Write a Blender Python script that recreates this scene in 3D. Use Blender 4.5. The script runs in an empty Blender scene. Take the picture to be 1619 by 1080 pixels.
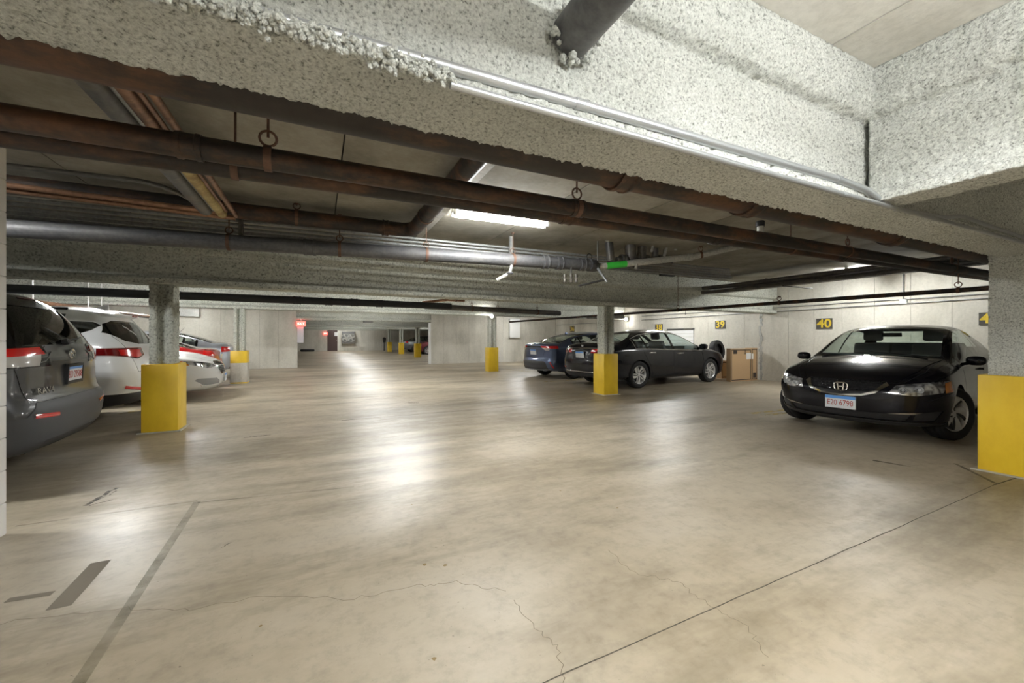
import bpy, bmesh, math, random
from mathutils import Vector, Matrix, noise
from mathutils.bvhtree import BVHTree
import numpy as np
random.seed(7)
S = bpy.context.scene
C = S.collection
# ------------------------------------------------------------------ camera
FPX, CX, YH, HC = 640.0, 809.5, 535.0, 1.22
TH = math.atan(304.5 / FPX)
FW = Vector((math.sin(TH), math.cos(TH), 0)); RT = Vector((math.cos(TH), -math.sin(TH), 0))
cam = bpy.data.cameras.new('camera'); camo = bpy.data.objects.new('camera', cam); C.objects.link(camo)
cam.sensor_fit = 'HORIZONTAL'; cam.sensor_width = 36.0; cam.lens = 36.0 * FPX / 1619.0
cam.shift_y = -(540.0 - YH) / 1619.0
cam.clip_start = 0.02; cam.clip_end = 300
camo.location = (0, 0, HC); camo.rotation_euler = (math.pi / 2, 0, -TH)
S.camera = camo
# ------------------------------------------------------------------ world and exposure
w = bpy.data.worlds.new('world'); S.world = w; w.use_nodes = True
w.node_tree.nodes['Background'].inputs[0].default_value = (0.9, 0.95, 1.0, 1)
w.node_tree.nodes['Background'].inputs[1].default_value = 0.02
S.view_settings.view_transform = 'Standard'; S.view_settings.look = 'None'
S.view_settings.gamma = 1.0; S.view_settings.use_curve_mapping = False
S.view_settings.exposure = 1.1
LAMP = 3.0                      # overall strength of the fluorescent tubes

# ------------------------------------------------------------------ picture rays -> places
def ray(x, y):
    a = (x - CX) / FPX; b = (YH - y) / FPX
    return Vector((FW.x + a * RT.x, FW.y + a * RT.y, b))
def at_z(x, y, z):
    d = ray(x, y); t = (z - HC) / d.z; return Vector((d.x * t, d.y * t, z))
def at_Y(x, y, Y):
    d = ray(x, y); t = Y / d.y; return Vector((d.x * t, Y, HC + d.z * t))
def at_X(x, y, X):
    d = ray(x, y); t = X / d.x; return Vector((X, d.y * t, HC + d.z * t))

# ------------------------------------------------------------------ node helpers
def nt(m):
    return m.node_tree.nodes, m.node_tree.links
def new_mat(name):
    m = bpy.data.materials.new(name); m.use_nodes = True
    return m, m.node_tree.nodes['Principled BSDF']
def plain(name, col, rough=.5, metal=0., coat=0., spec=.5, emit=None, es=0., trans=0., ior=1.45, alpha=1.):
    m, b = new_mat(name)
    b.inputs['Base Color'].default_value = (*col, 1); b.inputs['Roughness'].default_value = rough
    b.inputs['Metallic'].default_value = metal; b.inputs['Coat Weight'].default_value = coat
    b.inputs['Coat Roughness'].default_value = .04
    b.inputs['Specular IOR Level'].default_value = spec
    b.inputs['Transmission Weight'].default_value = trans; b.inputs['IOR'].default_value = ior
    b.inputs['Alpha'].default_value = alpha
    if emit: b.inputs['Emission Color'].default_value = (*emit, 1); b.inputs['Emission Strength'].default_value = es
    return m
def noise_tex(m, scale, detail=4, rough=.55, stretch=(1, 1, 1), seed=0., coord='Object'):
    N, L = nt(m)
    tc = N.new('ShaderNodeTexCoord'); mp = N.new('ShaderNodeMapping')
    mp.inputs['Scale'].default_value = stretch; mp.inputs['Location'].default_value = (seed, seed * .7, seed * .3)
    L.new(tc.outputs[coord], mp.inputs[0])
    n = N.new('ShaderNodeTexNoise'); n.inputs['Scale'].default_value = scale
    n.inputs['Detail'].default_value = detail; n.inputs['Roughness'].default_value = rough
    L.new(mp.outputs[0], n.inputs['Vector'])
    return n.outputs['Fac']
def ramp(m, fac, stops):
    N, L = nt(m)
    r = N.new('ShaderNodeValToRGB'); L.new(fac, r.inputs[0])
    e = r.color_ramp.elements
    while len(e) < len(stops): e.new(.5)
    for i, (p, c) in enumerate(stops):
        e[i].position = p
        if not hasattr(c, '__len__'): c = (c, c, c)
        e[i].color = (*c, 1)
    return r.outputs[0]
def mix(m, fac, a, b, mode='MIX'):
    N, L = nt(m)
    x = N.new('ShaderNodeMix'); x.data_type = 'RGBA'; x.blend_type = mode
    for sock, v in ((x.inputs[0], fac), (x.inputs[6], a), (x.inputs[7], b)):
        if isinstance(v, (int, float)): sock.default_value = v
        elif isinstance(v, tuple): sock.default_value = (*v, 1)
        else: L.new(v, sock)
    return x.outputs[2]
def bump(m, h, strength=.3, dist=.01):
    N, L = nt(m)
    b = N.new('ShaderNodeBump'); b.inputs['Strength'].default_value = strength; b.inputs['Distance'].default_value = dist
    L.new(h, b.inputs['Height']); L.new(b.outputs[0], N['Principled BSDF'].inputs['Normal'])
def link(m, out, sock):
    m.node_tree.links.new(out, m.node_tree.nodes['Principled BSDF'].inputs[sock])

# ------------------------------------------------------------------ materials of the place
M = {}
def floor_material():
    m, b = new_mat('polished_concrete')
    big = noise_tex(m, .33, 5, .6, (1, .55, 1), 3.)
    mid = noise_tex(m, 1.3, 6, .65, (.6, 1.1, 1), 9.)
    fine = noise_tex(m, 14, 5, .7, (1, 1, 1), 2.)
    base = ramp(m, big, [(.3, (.32, .255, .165)), (.48, (.46, .395, .295)), (.66, (.55, .49, .385))])
    c2 = ramp(m, mid, [(.3, (.26, .21, .145)), (.5, (.49, .425, .325)), (.72, (.57, .51, .42))])
    c = mix(m, .5, base, c2)
    f = ramp(m, fine, [(.25, .80), (.5, 1.), (.75, 1.06)])
    c = mix(m, 1., c, f, 'MULTIPLY')
    dirt = noise_tex(m, .55, 7, .72, (.45, 1.7, 1), 21.)
    dm = ramp(m, dirt, [(.45, 0.), (.63, .80)])
    c = mix(m, dm, c, (.19, .155, .10))
    # shade in the parking bays beside the aisle, painted into the floor colour
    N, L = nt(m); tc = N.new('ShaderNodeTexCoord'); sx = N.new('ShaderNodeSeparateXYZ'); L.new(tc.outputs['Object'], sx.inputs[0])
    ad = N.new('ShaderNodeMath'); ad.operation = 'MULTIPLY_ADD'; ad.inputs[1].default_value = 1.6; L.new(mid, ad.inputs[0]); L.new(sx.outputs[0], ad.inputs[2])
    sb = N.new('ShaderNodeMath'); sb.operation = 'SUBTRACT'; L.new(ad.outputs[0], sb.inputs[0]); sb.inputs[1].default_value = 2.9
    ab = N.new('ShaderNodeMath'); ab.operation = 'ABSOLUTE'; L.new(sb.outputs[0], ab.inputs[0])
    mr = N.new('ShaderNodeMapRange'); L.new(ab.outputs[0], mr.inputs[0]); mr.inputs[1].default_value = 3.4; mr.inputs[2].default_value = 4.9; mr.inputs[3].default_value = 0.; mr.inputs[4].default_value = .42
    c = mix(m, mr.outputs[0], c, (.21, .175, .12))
    sp = noise_tex(m, 55, 2, .5, (1, 1, 1), 5.)
    spm = ramp(m, sp, [(.20, 1.), (.27, 0.)])
    c = mix(m, spm, c, (.22, .19, .14))
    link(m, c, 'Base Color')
    r = ramp(m, mid, [(.25, .50), (.5, .37), (.75, .30)])
    r2 = ramp(m, fine, [(.2, .10), (.8, 0.)])
    link(m, mix(m, 1., r, r2, 'ADD'), 'Roughness')
    b.inputs['Specular IOR Level'].default_value = .42
    bump(m, fine, .06, .004)
    return m
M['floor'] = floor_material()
def concrete(name, lo, mi, hi, scale=.8, seed=0., rough=.85, bs=.25, streak=True):
    m, b = new_mat(name)
    n1 = noise_tex(m, scale, 6, .62, (1, 1, .35 if streak else 1), seed)
    n2 = noise_tex(m, 22, 5, .7, (1, 1, 1), seed + 4)
    c = ramp(m, n1, [(.3, lo), (.5, mi), (.7, hi)])
    c = mix(m, 1., c, ramp(m, n2, [(.3, .88), (.6, 1.03)]), 'MULTIPLY')
    link(m, c, 'Base Color'); b.inputs['Roughness'].default_value = rough
    bump(m, n2, bs, .006)
    return m
M['wall'] = concrete('poured_concrete', (.41, .39, .33), (.58, .555, .485), (.68, .66, .59), .9, 2.)
M['ceil'] = concrete('ceiling_concrete', (.15, .135, .105), (.26, .24, .195), (.38, .355, .30), 1.1, 8., .9, .35, False)
M['ceil_lit'] = concrete('lit_ceiling_concrete', (.50, .48, .43), (.64, .62, .57), (.72, .70, .66), 1.1, 8., .9, .35, False)  # paler copy of the ceiling concrete, the coffer lamplight put into its colour
M['groove'] = plain('joint_groove', (.16, .145, .115), .95)
def spray(name, dark, light, scale=70):
    m, b = new_mat(name)
    n = noise_tex(m, scale, 4, .65, (1, 1, 1), 1.)
    g = noise_tex(m, 1.1, 4, .6, (1, 1, 1), 13.)
    c = ramp(m, n, [(.30, dark), (.45, tuple(.3 * d + .7 * l for d, l in zip(dark, light))), (.62, light)])
    c = mix(m, 1., c, ramp(m, g, [(.3, (.84, .85, .82)), (.65, (1.02, 1.02, 1.0))]), 'MULTIPLY')
    link(m, c, 'Base Color'); b.inputs['Roughness'].default_value = .95; b.inputs['Specular IOR Level'].default_value = .15
    n2 = noise_tex(m, scale * 1.3, 5, .7, (1, 1, 1), 6.)
    bump(m, n2, .9, .016)
    return m
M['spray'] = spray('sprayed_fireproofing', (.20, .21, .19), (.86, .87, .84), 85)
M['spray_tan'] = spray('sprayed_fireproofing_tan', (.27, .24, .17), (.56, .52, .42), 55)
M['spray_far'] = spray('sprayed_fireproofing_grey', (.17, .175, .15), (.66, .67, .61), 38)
def rusty(name, dark, rust, amt=.55, rough=.55, metal=.25):
    m, b = new_mat(name)
    n = noise_tex(m, 5., 6, .7, (.35, 1, 1), 3.); n2 = noise_tex(m, 30, 4, .6, (1, 1, 1), 7.)
    c = ramp(m, n, [(amt - .12, dark), (amt, tuple((d + r) * .5 for d, r in zip(dark, rust))), (amt + .15, rust)])
    c = mix(m, 1., c, ramp(m, n2, [(.3, .75), (.65, 1.1)]), 'MULTIPLY')
    link(m, c, 'Base Color'); b.inputs['Roughness'].default_value = rough; b.inputs['Metallic'].default_value = metal
    bump(m, n2, .25, .003)
    return m
M['rust'] = rusty('rusted_black_pipe', (.026, .020, .016), (.15, .066, .028), .60)
M['rust2'] = rusty('rusted_hanger', (.06, .035, .025), (.15, .075, .045), .45, .7, .1)
M['copper'] = rusty('tarnished_copper', (.16, .085, .05), (.36, .20, .12), .5, .4, .6)
M['blackpipe'] = rusty('black_cast_iron', (.085, .085, .09), (.15, .145, .14), .55, .52, .2)
M['conduit'] = plain('galvanised_conduit', (.50, .52, .54), .34, .75)
M['conduit_dull'] = rusty('dull_grey_conduit', (.27, .28, .28), (.36, .36, .35), .5, .42, .4)
M['galv'] = rusty('galvanised_drain_pipe', (.40, .40, .375), (.54, .53, .49), .5, .5, .2)
M['darkpipe'] = rusty('dark_painted_pipe', (.10, .10, .10), (.17, .15, .12), .55, .45, .3)
M['yellowwrap'] = rusty('aged_yellow_pipe_wrap', (.30, .20, .07), (.55, .45, .20), .5, .6, 0.)
def paint_yellow():
    m, b = new_mat('yellow_safety_paint')
    n = noise_tex(m, 3., 5, .6, (1, 1, .6), 2.); n2 = noise_tex(m, 11, 6, .75, (1, 1, 1), 5.)
    c = ramp(m, n, [(.3, (.68, .43, .02)), (.55, (.80, .54, .03)), (.75, (.84, .60, .05))])
    sc = ramp(m, n2, [(.70, 0.), (.76, .7)])
    c = mix(m, sc, c, (.42, .38, .25))
    link(m, c, 'Base Color'); b.inputs['Roughness'].default_value = .42
    bump(m, n2, .08, .004)
    return m
M['yellow'] = paint_yellow()
M['worn'] = concrete('worn_grey_paint', (.33, .30, .24), (.50, .47, .40), (.62, .60, .54), 2.5, 5., .7)
M['block'] = plain('white_painted_block', (.74, .725, .70), .6)
M['white'] = plain('white_enamel', (.78, .78, .76), .4)
M['grey'] = plain('grey_metal', (.33, .34, .35), .4, .5)
M['black'] = plain('matt_black', (.012, .012, .013), .6)
M['tube'] = plain('lit_fluorescent_tube', (1, 1, 1), .4, emit=(.97, .985, .975), es=1.)
M['sign_red'] = plain('lit_exit_sign_red', (.8, .05, .04), .4, emit=(1, .08, .06), es=2.2)
M['lamp_white'] = plain('lit_lamp_lens', (1, 1, 1), .4, emit=(1, .97, .93), es=160.)

# ------------------------------------------------------------------ mesh helpers
class MB:
    def __init__(s): s.v = []; s.f = []; s.mi = []; s.cur = 0
    def add(s, vs, fs):
        o = len(s.v); s.v += [tuple(v) for v in vs]
        for f in fs: s.f.append([i + o for i in f]); s.mi.append(s.cur)
    def box(s, a, b):
        x0, y0, z0 = a; x1, y1, z1 = b
        s.add([(x0,y0,z0),(x1,y0,z0),(x1,y1,z0),(x0,y1,z0),(x0,y0,z1),(x1,y0,z1),(x1,y1,z1),(x0,y1,z1)],
              [(0,3,2,1),(4,5,6,7),(0,1,5,4),(1,2,6,5),(2,3,7,6),(3,0,4,7)])
        return s
    def bar(s, p, q, wd, ht, up=(0, 0, 1)):
        p, q = Vector(p), Vector(q); d = (q - p).normalized(); u = Vector(up)
        r = d.cross(u).normalized(); u = r.cross(d)
        vs = []
        for c in (p, q):
            for i, j in ((-1, -1), (1, -1), (1, 1), (-1, 1)): vs.append(c + r * (wd / 2 * i) + u * (ht / 2 * j))
        s.add(vs, [(0,1,2,3),(7,6,5,4),(0,4,5,1),(1,5,6,2),(2,6,7,3),(3,7,4,0)])
        return s
    def tube(s, pts, r, n=12, caps=True):
        pts = [Vector(p) for p in pts]; k = len(pts); rr = r if hasattr(r, '__len__') else [r] * k
        vs = []; u = None
        for i, p in enumerate(pts):
            d = (pts[min(i + 1, k - 1)] - pts[max(i - 1, 0)]).normalized()
            if u is None:
                u = d.cross(Vector((0, 0, 1)))
                if u.length < .1: u = d.cross(Vector((0, 1, 0)))
            u = (u - d * u.dot(d)).normalized(); v = d.cross(u)
            for j in range(n):
                a = 2 * math.pi * j / n
                vs.append(p + (u * math.cos(a) + v * math.sin(a)) * rr[i])
        fs = []
        for i in range(k - 1):
            for j in range(n): fs.append((i*n+j, i*n+(j+1)%n, (i+1)*n+(j+1)%n, (i+1)*n+j))
        if caps: fs += [tuple(range(n))[::-1], tuple((k - 1) * n + j for j in range(n))]
        s.add(vs, fs); return s
    def ring(s, c, axis, R, r, n=20, m=8, sx=1.):
        c = Vector(c); ax = Vector(axis).normalized()
        u = ax.cross(Vector((0, 0, 1)))
        if u.length < .1: u = ax.cross(Vector((0, 1, 0)))
        u.normalize(); v = ax.cross(u); vs = []; fs = []
        for i in range(n):
            a = 2 * math.pi * i / n; e = u * math.cos(a) + v * math.sin(a)
            for j in range(m):
                b = 2 * math.pi * j / m
                vs.append(c + e * (R + r * math.cos(b)) + ax * (r * sx * math.sin(b)))
        for i in range(n):
            for j in range(m): fs.append((i*m+j, ((i+1)%n)*m+j, ((i+1)%n)*m+(j+1)%m, i*m+(j+1)%m))
        s.add(vs, fs); return s
    def lathe(s, c, axis, prof, n=32):
        """prof: (along axis, radius)"""
        c = Vector(c); ax = Vector(axis).normalized()
        u = ax.cross(Vector((0, 0, 1)))
        if u.length < .1: u = ax.cross(Vector((0, 1, 0)))
        u.normalize(); v = ax.cross(u); vs = []; fs = []; k = len(prof)
        for i in range(n):
            a = 2 * math.pi * i / n; e = u * math.cos(a) + v * math.sin(a)
            for (h, r) in prof: vs.append(c + ax * h + e * r)
        for i in range(n):
            for j in range(k - 1): fs.append((i*k+j, ((i+1)%n)*k+j, ((i+1)%n)*k+j+1, i*k+j+1))
        s.add(vs, fs); return s
    def mesh(s, name, mats):
        me = bpy.data.meshes.new(name); me.from_pydata(s.v, [], s.f)
        for m in (mats if isinstance(mats, (list, tuple)) else [mats]): me.materials.append(m)
        if isinstance(mats, (list, tuple)): me.polygons.foreach_set('material_index', s.mi)
        me.update(); return me
    def build(s, name, mats, parent=None, smooth=False, bevel=0., sharp=.6):
        me = s.mesh(name, mats)
        return put(me, name, parent, smooth, bevel, sharp)
def put(me, name, parent=None, smooth=False, bevel=0., sharp=.6):
    if bevel > 0 or smooth:
        bm = bmesh.new(); bm.from_mesh(me)
        bmesh.ops.recalc_face_normals(bm, faces=bm.faces)
        if bevel > 0:
            es = [e for e in bm.edges if len(e.link_faces) == 2 and e.calc_face_angle(0) > .5]
            bmesh.ops.bevel(bm, geom=es, offset=bevel, segments=2, affect='EDGES', profile=.5)
        if smooth:
            for f in bm.faces: f.smooth = True
            for e in bm.edges:
                if len(e.link_faces) == 2 and e.calc_face_angle(0) > sharp: e.smooth = False
        bm.to_mesh(me); bm.free()
    o = bpy.data.objects.new(name, me); C.objects.link(o)
    if parent: o.parent = parent
    return o
def tag(o, label=None, cat=None, group=None, kind=None):
    if label: o['label'] = label
    if cat: o['category'] = cat
    if group: o['group'] = group
    if kind: o['kind'] = kind
    return o
def empty(name, loc=(0, 0, 0), rz=0., label=None, cat=None, group=None):
    o = bpy.data.objects.new(name, None); o.empty_display_size = .1; C.objects.link(o)
    o.location = loc; o.rotation_euler = (0, 0, rz); tag(o, label, cat, group); return o
def hold(o, root):
    """keep a part that was built in place where it is, under a root that is not at the origin"""
    o.parent = root
    o.matrix_parent_inverse = (Matrix.Translation(root.location) @ Matrix.Rotation(root.rotation_euler.z, 4, 'Z')).inverted()
    return o
_fonts = {}
def text_mesh(txt, size, align='CENTER', extrude=0., xscale=1., bold=0.):
    cu = bpy.data.curves.new('lettering', 'FONT'); cu.body = txt; cu.size = size; cu.align_x = align; cu.align_y = 'CENTER'
    cu.extrude = extrude; cu.resolution_u = 3; cu.offset = bold * size
    o = bpy.data.objects.new('lettering', cu); C.objects.link(o)
    dg = bpy.context.evaluated_depsgraph_get(); me = bpy.data.meshes.new_from_object(o.evaluated_get(dg))
    bpy.data.objects.remove(o); bpy.data.curves.remove(cu)
    if xscale != 1.:
        for v in me.vertices: v.co.x *= xscale
    return me
def text_on(txt, size, mat, loc, xdir, up, parent, name='lettering', extrude=.0008, xscale=1., bold=0.):
    me = text_mesh(txt, size, extrude=extrude, xscale=xscale, bold=bold); me.materials.clear(); me.materials.append(mat)
    X = Vector(xdir).normalized(); U = Vector(up); U = (U - X * U.dot(X)).normalized(); Z = X.cross(U)
    mt = Matrix((X, U, Z)).transposed().to_4x4(); mt.translation = Vector(loc)
    me.transform(mt)
    o = bpy.data.objects.new(name, me); C.objects.link(o); o.parent = parent
    return o
# ================================================================== THE SETTING
ZC = 2.69            # underside of the ceiling planks
ZB = 1.96            # underside of the beams
Y1 = 1.285           # centre line of the nearest beam
XL, XR, YN, YF, YFAR = -8.0, 11.7, -6.0, 19.0, 42.5
# floor
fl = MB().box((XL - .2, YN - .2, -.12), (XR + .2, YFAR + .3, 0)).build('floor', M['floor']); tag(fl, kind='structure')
# ceiling: slab with precast planks
cl = MB().box((XL - .2, YN - .2, ZC + .06), (XR + .2, YFAR + .3, ZC + .2)).build('ceiling', M['groove']); tag(cl, kind='structure')
PW = 1.0785
spans = ((-5.9, Y1 - .01), (Y1, 6.96), (6.97, 13.2), (13.21, 19.1), (19.11, 25.75), (25.76, 31.95), (31.96, 42.4))
pks = [MB().box((.006, 0, 0), (PW - .006, y1 - y0, .07)).mesh('ceiling_plank', M['ceil_lit' if i == 0 else 'ceil']) for i, (y0, y1) in enumerate(spans)]
k0 = int(math.floor((XL - .165) / PW))
for k in range(k0, int((XR - .165) / PW) + 1):
    for i, (ya, yb) in enumerate(spans):
        if ya > 19 and not (.165 + k * PW > -6 and .165 + k * PW < 11.5): continue
        o = bpy.data.objects.new('ceiling_plank', pks[i]); C.objects.link(o); o.parent = cl
        o.location = (.165 + k * PW, ya, ZC)
# poured walls with form panels
def panel_wall(name, p0, p1, z1, nrm, pw=.64, mat='wall', th=.16, skip=()):
    """wall from p0 to p1 (xy); panels proud of the backing by the joint depth"""
    p0, p1 = Vector((*p0, 0)), Vector((*p1, 0)); n = Vector((*nrm, 0)).normalized()
    d = (p1 - p0); Lw = d.length; d.normalize()
    mb = MB(); vs = []
    for q in (p0, p1):
        for off in (-.01, -th):
            for z in (0, z1): vs.append(q + n * off + Vector((0, 0, z)))
    mb.add(vs, [(0,1,5,4),(2,6,7,3),(0,4,6,2),(1,3,7,5),(0,2,3,1),(4,5,7,6)])
    w_ = mb.build(name, M['groove']); tag(w_, kind='structure')
    nn = max(1, round(Lw / pw)); ww = Lw / nn
    for i in range(nn):
        a = p0 + d * (i * ww + .0025); b = p0 + d * ((i + 1) * ww - .0025)
        m2 = MB(); jut = random.uniform(-.003, .003)
        vs = []
        for q in (a, b):
            for off in (jut, -.02):
                for z in (0.0, z1): vs.append(q + n * off + Vector((0, 0, z)))
        m2.add(vs, [(0,1,5,4),(2,6,7,3),(0,4,6,2),(1,3,7,5),(0,2,3,1),(4,5,7,6)])
        m2.build('wall_panel', M[mat], w_)
    return w_
panel_wall('wall_right', (XR, YN), (XR, YF), ZC, (-1, 0))
panel_wall('wall_left', (XL, YN), (XL, YF), ZC, (1, 0))
panel_wall('wall_rear', (XL, YN), (XR, YN), ZC, (0, 1))
panel_wall('wall_far_left', (XL, YF), (-.86, YF), ZC, (0, -1), th=.3)
panel_wall('wall_far_right', (4.78, YF), (XR, YF), ZC, (0, -1), th=.3)
# ends of the cross walls (white edge on the right one)
tag(MB().box((4.735, YF - .02, 0), (4.78, YF + .32, ZB)).build('trim_1', M['white']), kind='structure')
tag(MB().box((-.86, YF - .01, 0), (-.83, YF + .30, ZB)).build('trim_2', M['wall']), kind='structure')
# far hall
panel_wall('wall_hall_end', (-7, YFAR), (12, YFAR), ZC, (0, -1))
panel_wall('wall_hall_left', (-5.2, YF + .3), (-5.2, YFAR), ZC, (1, 0))
panel_wall('wall_hall_right', (11.2, YF + .3), (11.2, YFAR), ZC, (-1, 0))
# sealing of the openings over and beside the block wall
# white block wall at the left edge
bw = MB().box((-2.10, YN, 0), (-1.78, 3.61, ZC)).build('wall_block_left', plain('pale_mortar', (.50, .49, .47), .8)); tag(bw, kind='structure')
blk = MB().box((-.337, 0, 0), (0, .396, .197)).mesh('block', M['block'])
bmx = bmesh.new(); bmx.from_mesh(blk); bmesh.ops.recalc_face_normals(bmx, faces=bmx.faces)
bmesh.ops.bevel(bmx, geom=bmx.edges[:], offset=.003, segments=1, affect='EDGES'); bmx.to_mesh(blk); bmx.free()
for r in range(13):
    for c in range(8 if True else 1):
        y1 = 3.62 - c * .4 - (.2 if r % 2 and c else 0) - (0)
        o = bpy.data.objects.new('block', blk); C.objects.link(o); o.parent = bw
        o.location = (-1.757, y1 - .392 + (0 if not (r % 2 and c == 0) else 0), .004 + r * .2)
        if r % 2 and c == 0: o.scale = (1, .49, 1); o.location.y = 3.62 - .192
        if r % 2 and c: o.location.y = 3.62 - .2 - c * .4 + .008
mb = MB().box((-2.10, YN, 0), (-1.762, .35, ZC)).build('wall_plain_left', M['block']); mb.parent = bw; mb.name = 'wall_face'

# ------------------------------------------------------------------ sprayed beams
def fbm(p, s):
    return noise.noise(p * s) + .5 * noise.noise(p * (s * 2.1)) + .3 * noise.noise(p * (s * 4.3))
def spray_mesh(name, prof, axis, a0, a1, step, amp, mat, lump=1., skip_top=True, zdir=False, pstep=None, soft=.0):
    """extrude a closed 2-D profile (u, z) along X or Y (or z) and roughen it"""
    pts = []; n = len(prof); pstep = pstep or step
    for i in range(n):
        p, q = Vector(prof[i]), Vector(prof[(i + 1) % n]); k = max(1, int(round((q - p).length / pstep)))
        if skip_top and abs(p.y - ZC) < .02 and abs(q.y - ZC) < .02: k = 1
        for j in range(k): pts.append(p.lerp(q, j / k))
    m = len(pts); nrm = []
    area = sum(prof[i][0] * prof[(i + 1) % n][1] - prof[(i + 1) % n][0] * prof[i][1] for i in range(n))
    sg = 1 if area > 0 else -1
    for i in range(m):
        t = (pts[(i + 1) % m] - pts[i - 1])
        t.normalize(); nrm.append(Vector((t.y, -t.x)) * sg)
    for _ in range(2): nrm = [(nrm[i - 1] + nrm[i] * 2 + nrm[(i + 1) % m]).normalized() for i in range(m)]
    K = max(2, int((a1 - a0) / step) + 1); vs = []
    ph = random.uniform(0, 50)
    for i in range(K):
        a = a0 + (a1 - a0) * i / (K - 1)
        for j in range(m):
            u, z = pts[j]; nu, nz = nrm[j]
            P = Vector((a + ph, u * 1.3, z * 1.1))
            h = amp * (.5 * lump * fbm(P, 7.) + .8 * fbm(P, 30.) + 1.5 * abs(noise.noise(P * 62.)) - .3)
            if skip_top and abs(z - ZC) < .02: h = min(h, 0)
            u2, z2 = u + nu * h, z + nz * h
            if zdir: vs.append((u2, z2, a))
            elif axis == 'X': vs.append((a, u2, z2))
            else: vs.append((u2, a, z2))
    fs = []
    for i in range(K - 1):
        for j in range(m): fs.append((i*m+j, i*m+(j+1)%m, (i+1)*m+(j+1)%m, (i+1)*m+j))
    fs += [tuple(range(m)), tuple((K - 1) * m + j for j in range(m))[::-1]]
    me = bpy.data.meshes.new(name); me.from_pydata(vs, [], fs); me.materials.append(mat)
    me.polygons.foreach_set('use_smooth', [True] * len(me.polygons)); me.update()
    bm = bmesh.new(); bm.from_mesh(me); bmesh.ops.recalc_face_normals(bm, faces=bm.faces); bm.to_mesh(me); bm.free()
    return me
def ibeam(c, hw=.145, web=.065, zb=ZB, zf=.11, zt=2.45):
    return [(c - hw, zb), (c + hw, zb), (c + hw, zb + zf), (c + web + .02, zb + zf + .02), (c + web, zb + zf + .05),
            (c + web, zt - .02), (c + hw - .03, zt), (c + hw, zt + .05), (c + hw, ZC), (c - hw, ZC), (c - hw, zt + .05), (c - hw + .03, zt),
            (c - web, zt - .02), (c - web, zb + zf + .05), (c - web - .02, zb + zf + .02), (c - hw, zb + zf)]
Y1 = 1.285
def beam(label, prof, axis, a0, a1, step, amp, mat, group=None):
    o = bpy.data.objects.new('ceiling_beam', spray_mesh('ceiling_beam', prof, axis, a0, a1, step, amp, mat)); C.objects.link(o)
    return tag(o, label, 'beam', group)
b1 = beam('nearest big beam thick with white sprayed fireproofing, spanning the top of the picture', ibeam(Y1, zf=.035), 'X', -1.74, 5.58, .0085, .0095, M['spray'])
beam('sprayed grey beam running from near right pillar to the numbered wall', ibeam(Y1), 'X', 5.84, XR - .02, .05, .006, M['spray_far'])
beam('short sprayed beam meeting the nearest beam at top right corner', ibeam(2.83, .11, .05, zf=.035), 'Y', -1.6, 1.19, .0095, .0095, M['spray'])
Y2 = 7.02
def beam_line(pa, pb, label, step, amp, mat, **kw):
    """a beam whose ends are two points in plan"""
    pa, pb = Vector(pa), Vector(pb); d = pb - pa
    o = bpy.data.objects.new('ceiling_beam', spray_mesh('ceiling_beam', ibeam(0, **kw), 'X', 0, d.length, step, amp, mat)); C.objects.link(o)
    o.location = (pa.x, pa.y, 0); o.rotation_euler.z = math.atan2(d.y, d.x)
    return tag(o, label, 'beam')
beam_line((XL, 6.64), (XR - .02, 7.28), 'long grey sprayed beam over the two nearest yellow pillars behind the black pipe', .022, .0065, M['spray_far'], zb=1.93, zt=2.34, zf=.075, hw=.165, web=.05)
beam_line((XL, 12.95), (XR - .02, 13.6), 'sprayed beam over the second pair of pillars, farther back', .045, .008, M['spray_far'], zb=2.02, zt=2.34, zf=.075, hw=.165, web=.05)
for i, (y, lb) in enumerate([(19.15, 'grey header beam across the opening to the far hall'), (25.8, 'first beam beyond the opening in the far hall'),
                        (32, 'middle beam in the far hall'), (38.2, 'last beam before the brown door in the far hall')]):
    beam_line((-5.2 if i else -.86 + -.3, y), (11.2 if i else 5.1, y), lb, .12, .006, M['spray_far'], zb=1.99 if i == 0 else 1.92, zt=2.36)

# ------------------------------------------------------------------ pillars
GH = .885
def pillar(x, y, label, near=False, worn=False, far=False, gw=.19):
    """x, y: centre"""
    r = empty('support_pillar', (x, y, 0), 0, label, 'pillar', 'yellow based pillars')
    st = .0125 if near else (.03 if not far else .09)
    h = .125; wb = .035
    prof = [(-h, -h), (-h + .07, -h), (-h + .085, -wb - .03), (-.02, -wb), (.02, -wb), (h - .085, -wb - .03), (h - .07, -h), (h, -h), (h, h), (h - .07, h), (h - .085, wb + .03), (.02, wb), (-.02, wb), (-h + .085, wb + .03), (-h + .07, h), (-h, h)]
    if near: prof = [(-.135, -.135), (.135, -.135), (.135, .135), (-.135, .135)]
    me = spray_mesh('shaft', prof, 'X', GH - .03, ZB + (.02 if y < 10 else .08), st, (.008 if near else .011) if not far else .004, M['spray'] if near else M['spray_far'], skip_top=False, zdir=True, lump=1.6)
    o = put(me, 'shaft', r)
    g = MB().box((-gw, -gw, .0), (gw, gw, GH)).build('base_guard', M['yellow'], r, True, .012)
    if worn:
        MB().box((-gw - .004, -gw - .004, .045), (gw + .004, gw + .004, .56)).build('worn_band', M['worn'], r, False, .004)
    if not far:
        MB().box((-gw - .035, -gw - .035, 0), (gw + .035, gw + .035, .012)).build('base_plate', M['worn'], r, False, .004)
    return r
pillar(5.71, 1.35, 'nearest big pillar with bright yellow base at the right edge', near=True)
pillar(-1.87, 6.89, 'near left pillar with tall yellow base beside the white suv')
pillar(5.68, 7.15, 'pillar with yellow base in front of the black sedan')
pillar(-1.95, 13.1, 'left pillar whose yellow base has a worn grey band', worn=True)
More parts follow.
